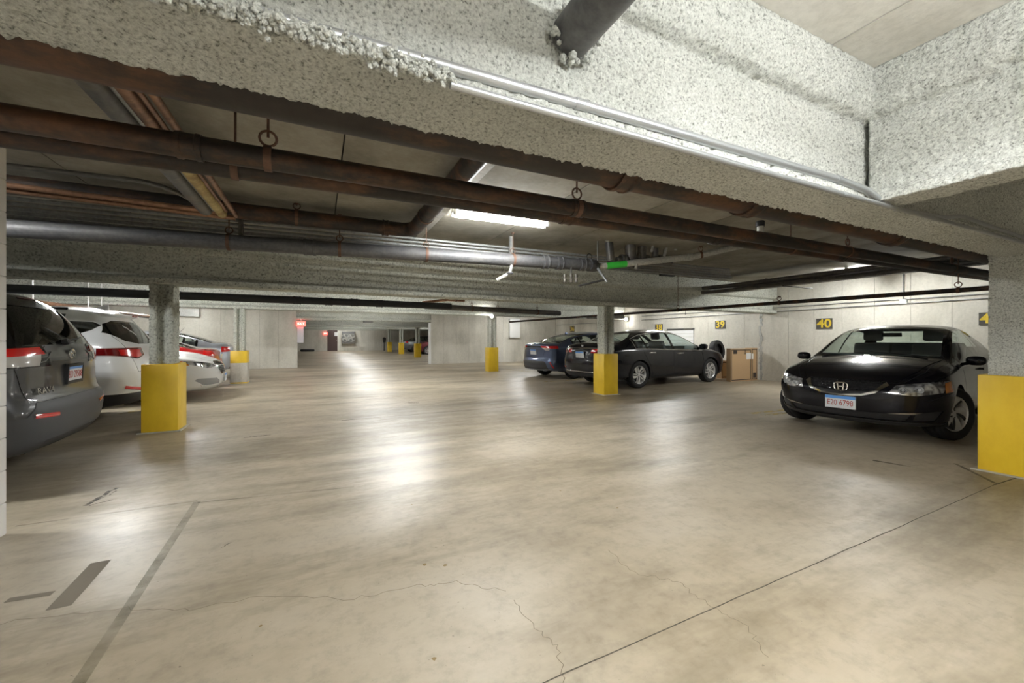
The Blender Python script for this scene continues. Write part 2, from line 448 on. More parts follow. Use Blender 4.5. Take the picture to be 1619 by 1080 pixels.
pillar(5.72, 13.75, 'pillar with yellow base left of the blue sedan')
pillar(5.72, 26.2, 'nearest of the far hall yellow based pillars', far=True)
pillar(5.72, 32.0, 'middle one of the far hall yellow based pillars', far=True)
pillar(5.72, 37.8, 'farthest of the far hall yellow based pillars', far=True)
# ================================================================== PIPES, CONDUITS, LAMPS
def pipe(name, label, pts, r, mat, cat='pipe', n=14, bends=0., group=None):
    """one pipe as a thing; corners rounded when bends > 0"""
    pts = [Vector(p) for p in pts]
    if bends > 0 and len(pts) > 2:
        q = [pts[0]]
        for i in range(1, len(pts) - 1):
            a, b, c = pts[i - 1], pts[i], pts[i + 1]
            ba = (a - b).normalized() * min(bends, (a - b).length * .45); bc = (c - b).normalized() * min(bends, (c - b).length * .45)
            for t in (0, .2, .4, .6, .8, 1): q.append((b + ba) * (1 - t) ** 2 + b * 2 * t * (1 - t) + (b + bc) * t * t)
        q.append(pts[-1]); pts = q
    long = []
    for a, b in zip(pts[:-1], pts[1:]):
        k = max(1, int((b - a).length / .6))
        long += [a.lerp(b, i / k) for i in range(k)]
    long.append(pts[-1])
    o = MB().tube(long, r, n).build(name, M[mat] if isinstance(mat, str) else mat, None, True, 0, 1.)
    return tag(o, label, cat, group)
def collar(parent, p, d, r, L, mat='blackpipe', name='coupling'):
    d = Vector(d).normalized(); p = Vector(p)
    return MB().lathe(p, d, [(-L/2, r * .98), (-L/2, r * 1.12), (-L*.3, r * 1.16), (-L*.25, r*1.08), (L*.25, r*1.08), (L*.3, r*1.16), (L/2, r*1.12), (L/2, r*.98)], 18).build(name, M[mat], parent, True, 0, .7)
def hanger(parent, p, d, r, top=ZC, mat='rust2', loop=True):
    """clevis hanger around a pipe at p with a rod up to the ceiling"""
    p = Vector(p); d = Vector(d).normalized()
    m = MB(); m.tube([p + Vector((0, 0, r + .05)), (p.x, p.y, top)], .006, 8)
    m.box((p.x - .02, p.y - .02, top - .012), (p.x + .02, p.y + .02, top))
    m.build('hanger_rod', M[mat], parent, True)
    m = MB(); m.lathe(p, d, [(-.016, r + .001), (-.016, r + .007), (.016, r + .007), (.016, r + .001)], 18)
    if loop: m.ring(p + Vector((0, 0, r + .045)), Vector((d.y, -d.x, 0)) if abs(d.z) < .5 else (1, 0, 0), .035, .006, 14, 6)
    m.build('hanger_ring', M[mat], parent, True)
def lerp(a, b, t): return Vector(a).lerp(Vector(b), t)
EX = Vector((1, 0, 0)); EY = Vector((0, 1, 0))
# --- rusted drain pipe A along the nearest beam
rA = .100
A0 = Vector((-1.74, 1.545, 2.055)); A1 = Vector((XR - .05, 1.60, 2.05))
pA = pipe('rusted_pipe', 'thick rusted brown pipe running right along the nearest white beam', [A0, A1], rA, 'rust', n=24)
for xx in (980, 1180, 1410):
    q = at_Y(xx, 300, 1.57); t = (q.x - A0.x) / (A1.x - A0.x); collar(pA, lerp(A0, A1, t), EX, rA, .10, 'rust')
# --- pair of rusted pipes B
rB = .050
B0 = Vector((-1.74, 2.17, 2.04)); B1 = Vector((XR - .05, 2.22, 2.12))
pB = pipe('rusted_pipe', 'nearer of the two parallel rusted pipes crossing under the ceiling planks', [B0, B1], rB, 'rust', n=20)
D0 = Vector((-1.74, 2.42, 2.06)); D1 = Vector((XR - .05, 2.47, 2.17))
pD = pipe('rusted_pipe', 'farther of the two parallel rusted pipes, just behind the other', [D0, D1], .052, 'rust', n=20)
def on(a, b, xpx):
    """point of line a-b seen at picture column xpx"""
    best = None
    d = ray(xpx, 300); 
    # solve (a + t(b-a)) x d = 0 in plan
    ab = b - a; t = (a.x * d.y - a.y * d.x) / (ab.y * d.x - ab.x * d.y)
    return a + ab * t
for xx in (1340, 1505): 
    q = on(B0, B1, xx); hanger(pB, q, EX, rB)
for xx in (424, 912):
    q = on(B0, B1, xx); hanger(pB, q, EX, rB)
for xx in (912, 300): collar(pB, on(B0, B1, xx), EX, rB, .09, 'rust')
for xx in (895, 1130, 1330): collar(pD, on(D0, D1, xx), EX, .052, .09, 'rust')
for xx in (372, 1250): hanger(pD, on(D0, D1, xx), EX, .052, loop=False)
# cap on a stub rising from pipe B
q = on(B0, B1, 1202); st = pipe('pipe_stub', 'short grey upright stub with black cap on the rusted pipe pair', [q + Vector((0, 0, rB - .01)), q + Vector((0, 0, rB + .055))], .026, 'galv')
MB().lathe(q + Vector((0, 0, rB + .045)), (0, 0, 1), [(0, 0), (0, .034), (.035, .036), (.045, .03), (.05, 0)], 18).build('cap', M['black'], st, True)
# --- drain pipe C piercing the nearest beam
c_end = at_Y(903, 58, 1.20)
pC = pipe('drain_pipe', 'dark grey pipe running over the camera into the white sprayed beam', [c_end, c_end + Vector((0, -3.2, .0))], .074, 'blackpipe', n=28)
cm = MB()
for i in range(60):
    a = random.uniform(0, 6.28); rr = .078 + random.uniform(0, .02); y = random.uniform(-.035, .05)
    p = c_end + Vector((math.cos(a) * rr, y, math.sin(a) * rr)); s_ = random.uniform(.008, .018)
    cm.lathe(p, (random.uniform(-1, 1), random.uniform(-1, 1), random.uniform(-1, 1)), [(-s_, 0), (-s_ * .5, s_ * .8), (s_ * .4, s_ * .9), (s_, 0)], 6)
o = cm.build('spray_collar', M['spray'], pC, True)
# --- two metal conduits fixed along the near edge of the beam
YW = Y1 - .065
u0 = at_Y(300, -8, 1.135); u1 = at_Y(918, 166, 1.135); u2 = at_Y(1325, 284, 1.135); u3 = at_Y(1368, 300, 1.13); u4 = at_Y(1402, 324, 1.12)
cA = pipe('steel_conduit', 'thicker shiny conduit lying along the foot of the white sprayed beam', [u0 - (u1 - u0) * .6, u0, u1, u2, u3, u4], .0175, 'conduit', 'conduit')
collar(cA, u1, u2 - u1, .0175, .05, 'conduit', 'connector'); collar(cA, at_Y(1325, 284, 1.135), u2 - u1, .0175, .04, 'conduit', 'connector')
MB().bar(u1 + Vector((0, -.02, .0)), u1 + Vector((0, -.02, .05)), .02, .003).build('clip', M['conduit'], cA)
v0 = at_Y(712, 134, 1.108); v1 = at_Y(1330, 306, 1.108); v2 = at_Y(1619, 384, 1.108)
cB = pipe('steel_conduit', 'thin shiny conduit along the lower edge of the white sprayed beam', [v0, v1, v2, v2 + (v2 - v1) * .6], .0115, 'conduit', 'conduit')
collar(cB, at_Y(1335, 307.5, 1.108), v1 - v0, .0115, .03, 'conduit', 'connector')
w0 = at_Y(1415, 330, 1.12); w1 = at_Y(1490, 344, 1.12); w2 = at_Y(1520, 342, 1.12); w3 = at_Y(1619, 376, 1.12)
cC = pipe('steel_conduit', 'conduit with a kink leaving the beam corner toward the right edge', [w0, w1, w2, w3, w3 + (w3 - w2) * .8], .012, 'conduit', 'conduit', bends=.05)
# lumpy crust of sprayed material along the beam edge at upper left
cr = MB(); e0 = at_Y(330, 12, 1.13); e1 = at_Y(715, 134, 1.13)
random.seed(11)
for i in range(2600):
    t = random.random(); p = lerp(e0 - (e1 - e0) * .9, e1, t) + Vector((0, random.gauss(-.012, .009), random.gauss(.006, .011))); s_ = random.uniform(.003, .011)
    cr.lathe(p, (random.uniform(-1, 1), random.uniform(-1, 1), random.uniform(-1, 1)), [(-s_, 0), (-s_ * .6, s_ * .7), (s_ * .2, s_ * .95), (s_, 0)], 6)
o = cr.build('spray_crust', M['spray'], None, True); tag(o, 'lumpy crust of white spray along upper left beam edge', 'crust', kind='stuff')
cr = MB()
for i in range(90):
    t = random.random(); p = lerp(e1, v2, t) + Vector((0, random.gauss(.03, .012), random.gauss(.01, .006))); s_ = random.uniform(.002, .007)
    cr.lathe(p, (random.uniform(-1, 1), random.uniform(-1, 1), random.uniform(-1, 1)), [(-s_, 0), (-s_ * .6, s_ * .7), (s_ * .2, s_ * .95), (s_, 0)], 5)
o = cr.build('spray_flakes', M['spray'], None, True); tag(o, 'small white flakes of spray clinging along the conduits', 'flakes', kind='stuff')

# --- copper bundle going back, at upper left
def linez(pa, pb, z): return [at_z(*pa, z), at_z(*pb, z)]
def back_pipe(x_at, y_at, z, Y0, Yend, r, mat, name, label, cat='pipe', bendpts=None):
    p = at_z(x_at, y_at, z)
    return pipe(name, label, [(p.x, Y0, z), (p.x, Yend, z)], r, mat, cat)
back_pipe(190, 178, 2.42, 1.7, 4.62, .058, 'darkpipe', 'insulated_pipe', 'thick dark pipe at left of the copper pipe bundle')
back_pipe(212, 178, 2.42, 1.7, 4.6, .016, 'conduit_dull', 'thin_pipe', 'thin grey pipe between the dark pipe and the copper pipes')
cp = back_pipe(226, 178, 2.42, 1.7, 4.72, .034, 'copper', 'copper_pipe', 'thick copper pipe with aged yellow wrap at its end')
q = at_z(226, 178, 2.42)
MB().tube([(q.x, 3.1, 2.42), (q.x, 4.72, 2.42)], .042, 14).build('yellow_wrap', M['yellowwrap'], cp, True)
back_pipe(244, 178, 2.42, 1.7, 4.6, .014, 'copper', 'copper_pipe', 'thin copper pipe in the middle of the upper left bundle')
back_pipe(262, 178, 2.42, 1.7, 4.74, .022, 'copper', 'copper_pipe', 'copper pipe at right of the upper left bundle')
# --- big dark pipe going back in the middle, turning left
g0 = at_z(738, 268, 2.50); g1 = at_z(664, 352, 2.42)
gz = 2.53
gp = at_z(722, 285, gz)
gq = Vector((gp.x, 4.98, gz))
pG = pipe('drain_pipe', 'dark drain pipe going back over the lamp then turning left', [(gp.x, 1.75, gz), gq, Vector((-7.9, 5.02, gz + .03))], .082, 'rust', bends=.2, n=20)
collar(pG, (gp.x - .32, 4.985, gz), EX, .082, .07, 'rust'); hanger(pG, (gp.x, 4.3, gz), EY, .082); hanger(pG, (gp.x - 1.25, 4.99, gz + .005), EX, .082)
pipe('steel_conduit', 'bright thin conduit along the dark drain pipe above the lit lamp', [(gp.x + .12, 1.7, gz + .10), (gp.x + .12, 5.1, gz + .10)], .014, 'conduit', 'conduit')
MB_ = MB(); MB_.bar((gp.x + .23, 1.7, ZC - .03), (gp.x + .23, 6.4, ZC - .03), .08, .05); tag(MB_.build('cable_tray', M['galv']), 'shallow grey channel on the ceiling beside the dark drain pipe', 'channel')
# --- conduits in front of the second beam (left to middle), each its own
names = ['uppermost', 'second', 'third', 'fourth', 'lowest']
zc0 = [2.545, 2.495, 2.445, 2.402, 2.357]
for i in range(5):
    a = Vector((-7.9, 5.62 - .012 * i, zc0[i])); b = Vector((7.2, 5.30 - .012 * i, zc0[i] + .01))
    o = pipe('steel_conduit', f'{names[i]} of the five long parallel conduits in front of the grey beam', [a, b], .0185, 'conduit_dull', 'conduit', n=10, group='long parallel conduits before the second beam')
    for xx in (312, 800): collar(o, on(a, b, xx + 4 * i), EX, .0185, .07, 'conduit_dull')
# copper pair, upper left, ending at the copper bundle
for i, (y0, lb) in enumerate([(288, 'upper'), (296, 'lower')]):
    a = at_Y(15, y0 + 5, 4.78 + .06 * i); b = at_Y(372 - 30 * (1 - i), 345 - 10 * (1 - i), 4.78 + .06 * i)
    pipe('copper_pipe', f'{lb} one of the two copper pipes crossing at far upper left', [a - (b - a) * 1.2, b], .024, 'copper', n=12)
a = at_Y(15, 262, 4.0); b = at_Y(240, 288, 4.0); pipe('bent_conduit', 'thin dark conduit bending back at upper left', [a - (b - a) * .8, b, b + Vector((.16, .3, -.0)), b + Vector((.16, .62, 0))], .018, 'darkpipe', bends=.15)
# strut channels holding the conduits
for (xx, lb) in ((382, 'left strut channel holding the parallel conduits'), (802, 'upright strut channel beside the lit lamp holding the conduits')):
    q = at_Y(xx, 400, 5.4); m = MB(); m.box((q.x - .02, 5.34 if xx < 500 else 5.26, 2.30), (q.x + .02, 5.38 if xx < 500 else 5.30, ZC)); tag(m.build('strut_channel', M['conduit_dull' if xx > 500 else 'darkpipe']), lb, 'strut')
# --- black main below the conduits
rM = .084
M0 = at_Y(15, 361, 5.38); M1 = at_Y(930, 419, 5.02)
M0 = M0 - (M1 - M0) * .35
pM = pipe('cast_iron_pipe', 'thick black cast iron pipe in front of the second beam', [M0, M1], rM, 'blackpipe', n=22)
for xx in (490, 862, 884, 920): collar(pM, on(M0, M1, xx), M1 - M0, rM, .10 if xx != 490 else .13)
for xx in (362, 537, 674, 811): hanger(pM, on(M0, M1, xx), M1 - M0, rM)
e = M1
MB().tube([e, e + Vector((.12, .02, 0)), e + Vector((.2, .05, -.02))], [rM * 1.15, rM * 1.15, rM * .7], 18).build('reducer', M['blackpipe'], pM, True)
MB().ring(e + Vector((.02, 0, rM + .04)), (0, 1, 0), .045, .007, 16, 6).build('hanger_ring', M['black'], pM, True)
# bracing clamps below the main
f0 = at_Y(785, 443, 4.95); f1 = at_Y(806, 432, 4.9)
o = MB().tube([f0, f1, at_Y(809, 420, 5.07)], .022, 10).build('side_outlet', M['galv'], None, True); tag(o, 'small pale pipe stub under the black main left of the clamps', 'pipe stub')
MB().ring(f1, (0, 0, 1), .035, .014, 14, 6).build('cap', M['blackpipe'], o, True)
f0 = at_Y(942, 420, 5.0); f1 = at_Y(960, 446, 4.8)
o = MB().tube([f0, f1], .02, 12).build('side_outlet', M['conduit'], None, True); tag(o, 'small shiny pipe stub hanging right of the clamps', 'pipe stub')
f0 = at_Y(915, 452, 4.9); f1 = at_Y(958, 442, 4.9)
m = MB(); m.tube([f0, f1], .016, 10)
g = empty('pipe_clamp_set', f0, 0, 'cluster of dark pipe clamps hanging under the end of the black main', 'clamps')
hold(m.build('rod', M['darkpipe'], None, True), g); hold(MB().tube([at_Y(903, 440, 4.9), at_Y(903, 420, 5.0)], .012, 8).build('hanger_rod', M['darkpipe']), g)
for xx in (893, 903, 911):
    q = at_Y(xx, 440, 4.9); hold(MB().lathe(q, (0, 0, 1), [(-.06, 0), (-.06, .022), (-.02, .026), (.0, .018), (.03, .026), (.06, .02), (.06, 0)], 12).build('clamp', M['darkpipe'], None, True), g)
# --- galvanised pipe with green smear leaving the main to the right
h0 = e + Vector((.18, .04, -.01)); h1 = at_Y(1095, 406, 4.6); h2 = at_Y(1160, 391, 4.3)
pH = pipe('galvanised_pipe', 'pale galvanised pipe with a bright green band leaving the black main', [h0, h1, h2 + (h2 - h1) * 1.0], .05, 'galv', bends=.1, n=18)
q0 = lerp(h0, h1, .10); q1 = lerp(h0, h1, .30)
MB().tube([q0, q1], .0512, 18, False).build('green_band', plain('green_paint', (.05, .55, .06), .4), pH, True)
collar(pH, lerp(h0, h1, .97), h1 - h0, .05, .08, 'galv'); hanger(pH, lerp(h1, h2, .2), h2 - h1, .05)
# --- plumbing cluster behind the galvanised pipe
g = empty('plumbing_cluster', at_Y(1010, 400, 4.98), 0, 'dark cluster of drain fittings and valves behind the pale galvanised pipe', 'fittings')
def cl_t(pts, r, mat='darkpipe', nm='fitting'): hold(MB().tube(pts, r, 12).build(nm, M[mat], None, True, 0, .9), g)
for (x0, y0, x1, y1, r) in ((962, 378, 966, 412, .062), (996, 372, 998, 420, .085), (1016, 374, 1014, 415, .07), (1035, 376, 1036, 406, .055), (945, 370, 945, 415, .012), (1050, 372, 1051, 402, .02)):
    cl_t([at_Y(x0, y0 - 8, 4.98), at_Y(x0, y0, 4.98), at_Y(x1, y1, 4.98)], r)
cl_t([at_Y(946, 372, 4.9), at_Y(962, 380, 4.9)], .03, 'galv'); cl_t([at_Y(962, 378, 4.98), at_Y(948, 371, 4.98)], .05)
cl_t([at_Y(975, 412, 4.98), at_Y(1060, 415, 4.98)], .055); cl_t([at_Y(1000, 425, 4.98), at_Y(1012, 402, 4.98)], .05, 'darkpipe')
for xx in (985, 1005, 1020, 1045):
    q = at_Y(xx, 410, 4.98); hold(MB().lathe(q, (1, 0, 0), [(-.05, .05), (-.05, .072), (-.02, .075), (.0, .06), (.02, .075), (.05, .072), (.05, .05)], 14).build('coupling', M['darkpipe'], None, True), g)
for k, (xx, yy) in enumerate(((1030, 398), (1050, 405), (1068, 395), (1005, 425))):
    q = at_Y(xx, yy, 4.85); cl_t([q, q + Vector((.05, 0, .14))], .022, 'galv', 'elbow')
# trapeze brackets right of the cluster
for (xx, yy, lb) in ((1062, 436, 'trapeze bracket with level arm right of the dark plumbing cluster'), (1212, 452, 'black strut post ending the conduits at right')):
    q = at_Y(xx, yy, 6.3); m = MB(); m.box((q.x - .03, 6.28, q.z), (q.x + .03, 6.32, q.z + .42)); m.box((q.x - .33 if xx < 1100 else q.x - .05, 6.27, q.z - .02), (q.x + .06, 6.33, q.z + .02))
    if xx > 1100: m.box((q.x - .02, 6.25, q.z + .40), (q.x + .12, 6.35, q.z + .43))
    tag(m.build('strut_bracket', M['black']), lb, 'bracket')
# --- dark bundle along the right bay, running to the camera
for i in range(5):
    for j in range(2):
        xx = 8.7 + i * .10 + j * .03; zz = 2.34 + .11 * j + .008 * i
        pipe('cable_conduit', ['nearest', 'second nearest', 'middle', 'second farthest', 'farthest'][i] + (' lower' if j == 0 else ' upper') + ' dark conduit of the bundle under the right bay ceiling',
         [(xx, 1.8, zz), (xx - .1, 6.4, zz), (xx - .25, 6.95, zz)], .044, 'darkpipe', 'conduit', n=10, group='dark conduits under the right bay ceiling')
m = MB(); m.tube([(8.4, 5.0, 2.275), (9.4, 5.0, 2.275)], .012, 8); tag(m.build('support_bar', M['black']), 'thin black bar under the dark conduit bundle at right', 'bar')
# --- brown sprinkler pipe sloping along the right bay
R0 = at_z(1571, 455, 1.875); R1 = at_z(806, 509, 1.875)
R0 = R0 + (R0 - R1) * .06
pR = pipe('sprinkler_pipe', 'long brown sprinkler pipe low under the beam on the numbered wall side', [R0, R1], .033, 'rust', n=14)
for xx in (1515, 1232, 1072): hanger(pR, on(R0, R1, xx), R1 - R0, .033, 2.0 if xx == 1232 else ZC)
for xx in (1084, 948): 
    q = on(R0, R1, xx); MB().tube([q, q - Vector((0, 0, .12))], .008, 8).build('drop_rod', M['darkpipe'], pR)
# --- wall conduits and boxes on the numbered wall
XW = XR - .025
for i, (a, b, lb) in enumerate((((1015, 500), (1571, 464), 'upper'), ((1015, 506), (1571, 471), 'lower'))):
    p, q = at_X(*a, XW), at_X(*b, XW)
    pipe('wall_conduit', f'{lb} of two thin conduits along the numbered wall', [p, q, q + (q - p) * .3], .011, 'conduit_dull', 'conduit', n=8)
q = at_X(1429, 477, XR); o = MB().box((XR - .05, q.y - .065, q.z - .05), (XR, q.y + .065, q.z + .05)).build('junction_box', M['white'], None, True, .008); tag(o, 'small white junction box on the wall conduits right of number 40', 'junction box')
a = at_X(1430, 437, XW); pipe('wall_conduit', 'thin upright conduit rising from the white junction box', [(XW, q.y, q.z), (XW, q.y, ZC)], .011, 'conduit_dull', 'conduit', n=8)
q = at_X(1352, 507, XR)
# conduit along far right wall part
p, q = at_X(880, 514, XW), at_X(955, 510, XW); pipe('wall_conduit', 'short thin conduit above the blue sedan on the wall', [p, q], .012, 'conduit_dull', 'conduit', n=8)
# --- black pipe behind the second beam, and the pipes beyond
k0 = Vector((-7.9, 7.35, 1.865)); k1 = at_z(760, 473, 1.865)
pK = pipe('black_pipe', 'black pipe slung below the back of the second beam', [k0, (k1.x, 7.9, 1.865)], .062, 'black', n=14)
for xx in (470, 520, 560, 600): q = on(k0, Vector((k1.x, 7.9, 1.865)), xx); collar(pK, q, EX, .062, .12, 'black')
a = at_Y(672, 484, 9.6); b = at_Y(885, 495.5, 10.2); gd = pipe('grey_drain_pipe', 'dark pipe low under the second pair beam behind the black pipe', [a, b], .07, 'darkpipe', n=14); hanger(gd, lerp(a, b, .3), b - a, .07); hanger(gd, lerp(a, b, .8), b - a, .07)
gd = pipe('grey_drain_pipe', 'thinner dark pipe beside the thick dark one under the farther beam', [a + Vector((.2, .35, .02)), b + Vector((0, .35, .02))], .05, 'darkpipe', n=14); hanger(gd, lerp(a, b, .5) + Vector((.1, .35, .02)), b - a, .05)
q = at_Y(668, 478, 9.2); kk = pipe('copper_pipe', 'short copper elbow over the aisle under the farther beam', [q, q + Vector((.5, -.3, .05)), q + Vector((.9, -.3, .05))], .03, 'copper'); hanger(kk, q + Vector((.7, -.3, .05)), EX, .03)
a = at_z(1005, 500, 1.86); pipe('grey_drain_pipe', 'grey pipe stub with open end above the black sedan', [a + Vector((0, .5, .0)), a + Vector((-1.0, 1.0, 0))], .055, 'galv')
# left bay: brown pipe along the left wall with pale hangers
a = at_z(15, 472, 1.875); b = at_z(235, 500, 1.875)
pl = pipe('brown_pipe', 'brown pipe along the left bay above the suvs', [a - (b - a) * .25, b + (b - a) * .1], .035, 'copper')
pipe('brown_pipe', 'second brown pipe above the white suv, behind the other', [a - (b - a) * .25 + Vector((-.14, 0, -.02)), b + (b - a) * .1 + Vector((-.14, 0, -.02))], .03, 'rust')
for t in (.10, .42, .52):
    q = lerp(a, b, t); MB().tube([q + Vector((0, 0, .03)), (q.x, q.y, ZC)], .012, 8).build('hanger_rod', M['block'], pl)

# ------------------------------------------------------------------ lamps
def batten(cx, cy, ang=0., label='', z=2.60, L=1.2, power=1., tubes=2, vis=True):
    r = empty('fluorescent_light', (cx, cy, z), ang, label, 'light fixture')
    hh = min(ZC - z, .10)
    MB().box((-L/2, -.033, .012), (L/2, .033, hh)).build('housing', M['white'], r, False, .004)
    if hh < ZC - z:
        for e_ in (-1, 1): MB().tube([(e_ * L * .35, 0, hh), (e_ * L * .35, 0, ZC - z)], .005, 6).build('hanger_rod', M['grey'], r)
    for s in ((-1, 1) if tubes == 2 else (0,)):
        m = MB(); m.tube([(-L/2 + .03, s * .055, 0), (L/2 - .03, s * .055, 0)], .0165, 10)
        mt = M['tube'].copy(); mt.node_tree.nodes['Principled BSDF'].inputs['Emission Strength'].default_value = 34. * power * LAMP
        m.build('tube', mt, r, True)
        for e_ in (-1, 1): MB().box((e_ * (L/2 - .02) - .012, s * .055 - .018, -.02), (e_ * (L/2 - .02) + .012, s * .055 + .018, .04)).build('lamp_holder', M['white'], r)
    return r
la, lb_ = at_z(714, 338, 2.60), at_z(866, 357, 2.60)
mid_ = (la + lb_) / 2; print('lamp', la, lb_)
batten(mid_.x, mid_.y, math.atan2(lb_.y - la.y, lb_.x - la.x), 'lit twin tube fluorescent lamp in the middle under the ceiling', power=1.)
batten(1.5, -.55, 0., 'lit twin tube lamp in the white coffer above the camera', power=1.35, z=2.32)
batten(10.45, 4.6, 0., 'lit twin tube lamp in the right bay over the shiny black sedan', power=1.2)
batten(-3.6, 4.2, 0., 'lit twin tube lamp in the left bay over the grey suv', power=1.1)
batten(1.9, 10.2, 0., 'lit twin tube lamp over the aisle beyond the second beam', power=1.7)
batten(-3.4, 10.0, 0., 'lit twin tube lamp in the left bay over the white sedan', power=1.7)
batten(10.3, 9.9, 0., 'lit twin tube lamp in the right bay over the two dark sedans', power=1.3)
batten(1.9, 16.3, 0., 'lit twin tube lamp over the aisle before the opening', power=1.)
batten(-4.2, 16.3, 0., 'lit twin tube lamp in the left bay by the far wall', power=1.4)
batten(8.5, 16.6, 0., 'lit twin tube lamp in the right bay by the far wall', power=1.)
for y, s in ((22.5, 'first'), (29, 'second'), (35.2, 'third'), (40.2, 'fourth')):
    batten(2.2, y, 0., s + ' lit lamp over the aisle in the far hall', power=1.1)
batten(8.2, 29, 0., 'lit lamp over the parked cars in the far hall', power=1.1)
batten(.2, -2.9, 0., 'added unseen lamp behind the camera, brightening the foreground', power=1.4)  # unseen lamp, added to lift the foreground floor and the beam's left part
# ================================================================== CARS
def pchip(pts, x):
    xs = [p[0] for p in pts]; ys = [p[1] for p in pts]; n = len(xs)
    if x <= xs[0]: return ys[0]
    if x >= xs[-1]: return ys[-1]
    h = [xs[i+1] - xs[i] for i in range(n - 1)]; dl = [(ys[i+1] - ys[i]) / h[i] for i in range(n - 1)]
    i = 0
    while x > xs[i + 1]: i += 1
    def m(k):
        if k == 0: return dl[0]
        if k == n - 1: return dl[-1]
        if dl[k-1] * dl[k] <= 0: return 0.
        w1 = 2 * h[k] + h[k-1]; w2 = h[k] + 2 * h[k-1]
        return (w1 + w2) / (w1 / dl[k-1] + w2 / dl[k])
    t = (x - xs[i]) / h[i]; m0, m1 = m(i), m(i + 1)
    return (ys[i] * (2*t**3 - 3*t**2 + 1) + h[i] * m0 * (t**3 - 2*t**2 + t) + ys[i+1] * (-2*t**3 + 3*t**2) + h[i] * m1 * (t**3 - t**2))

def glass_mat(name, tint, rough=.0):
    m = bpy.data.materials.new(name); m.use_nodes = True; N = m.node_tree.nodes; L = m.node_tree.links; N.clear()
    o = N.new('ShaderNodeOutputMaterial'); mx = N.new('ShaderNodeMixShader'); lw = N.new('ShaderNodeLayerWeight'); lw.inputs['Blend'].default_value = .5
    pw = N.new('ShaderNodeMath'); pw.operation = 'POWER'; pw.inputs[1].default_value = 4.5; ma = N.new('ShaderNodeMath'); ma.operation = 'MULTIPLY_ADD'; ma.inputs[1].default_value = .9; ma.inputs[2].default_value = .06
    t = N.new('ShaderNodeBsdfTransparent'); t.inputs[0].default_value = (*tint, 1); g = N.new('ShaderNodeBsdfGlossy'); g.inputs['Roughness'].default_value = rough
    g.inputs[0].default_value = (1, 1, 1, 1)
    L.new(lw.outputs['Facing'], pw.inputs[0]); L.new(pw.outputs[0], ma.inputs[0]); L.new(ma.outputs[0], mx.inputs[0])
    L.new(t.outputs[0], mx.inputs[1]); L.new(g.outputs[0], mx.inputs[2]); L.new(mx.outputs[0], o.inputs[0])
    return m
def paint(name, col, flake=0., rough=.32, metal=0.):
    m, b = new_mat(name)
    b.inputs['Base Color'].default_value = (*col, 1); b.inputs['Roughness'].default_value = rough; b.inputs['Metallic'].default_value = metal
    b.inputs['Coat Weight'].default_value = .42 if max(col) < .03 else .8; b.inputs['Coat Roughness'].default_value = .03; b.inputs['Specular IOR Level'].default_value = .15 if max(col) < .03 else .4
    return m
M['glass'] = glass_mat('car_glass_green_tint', (.80, .87, .84)); M['glass_dark'] = glass_mat('privacy_glass', (.07, .075, .075)); M['lens'] = glass_mat('clear_lamp_lens', (.95, .95, .95))
M['chrome'] = plain('chrome', (.78, .78, .78), .12, 1.)
M['alloy'] = plain('silver_alloy', (.68, .68, .68), .34, .6)
M['alloy_dark'] = plain('dark_alloy', (.05, .05, .055), .35, .6)
M['rubber'] = plain('tyre_rubber', (.016, .016, .017), .75)
M['gloss_black'] = plain('gloss_black_trim', (.008, .008, .009), .12, coat=.5)
M['plastic'] = plain('black_plastic', (.022, .022, .024), .5)
M['grey_plastic'] = plain('grey_cladding', (.055, .056, .06), .55)
M['interior'] = plain('dark_interior', (.022, .022, .024), .8)
M['seat'] = plain('grey_seat_fabric', (.14, .14, .145), .85)
M['dash'] = plain('grey_dashboard', (.26, .29, .29), .6)
M['red_lens'] = plain('red_tail_lens', (.60, .010, .010), .12, coat=1.)
M['red_dark'] = plain('dark_red_tail_lens', (.16, .004, .005), .10, coat=1.)
M['clear_lens'] = plain('clear_tail_lens', (.48, .46, .43), .15, coat=1.)
M['amber'] = plain('amber_lens', (.60, .20, .02), .15, coat=1.)
M['well'] = plain('wheel_well', (.010, .010, .010), .9)
def reflector_mat():
    m, b = new_mat('lamp_reflector')
    N, L = nt(m); tc = N.new('ShaderNodeTexCoord'); v = N.new('ShaderNodeTexVoronoi'); v.inputs['Scale'].default_value = 13; v.distance = 'CHEBYCHEV'
    L.new(tc.outputs['Object'], v.inputs['Vector'])
    c = ramp(m, v.outputs['Distance'], [(.15, (.92, .92, .92)), (.40, (.60, .60, .61)), (.6, (.12, .12, .13))])
    link(m, c, 'Base Color'); b.inputs['Metallic'].default_value = .4; b.inputs['Roughness'].default_value = .18
    return m
M['reflector'] = reflector_mat()
M['plate_white'] = plain('plate_white', (.66, .68, .70), .4); M['plate_blue'] = plain('plate_sky_blue', (.10, .30, .72), .4); M['plate_red'] = plain('plate_red_ink', (.38, .045, .04), .5)

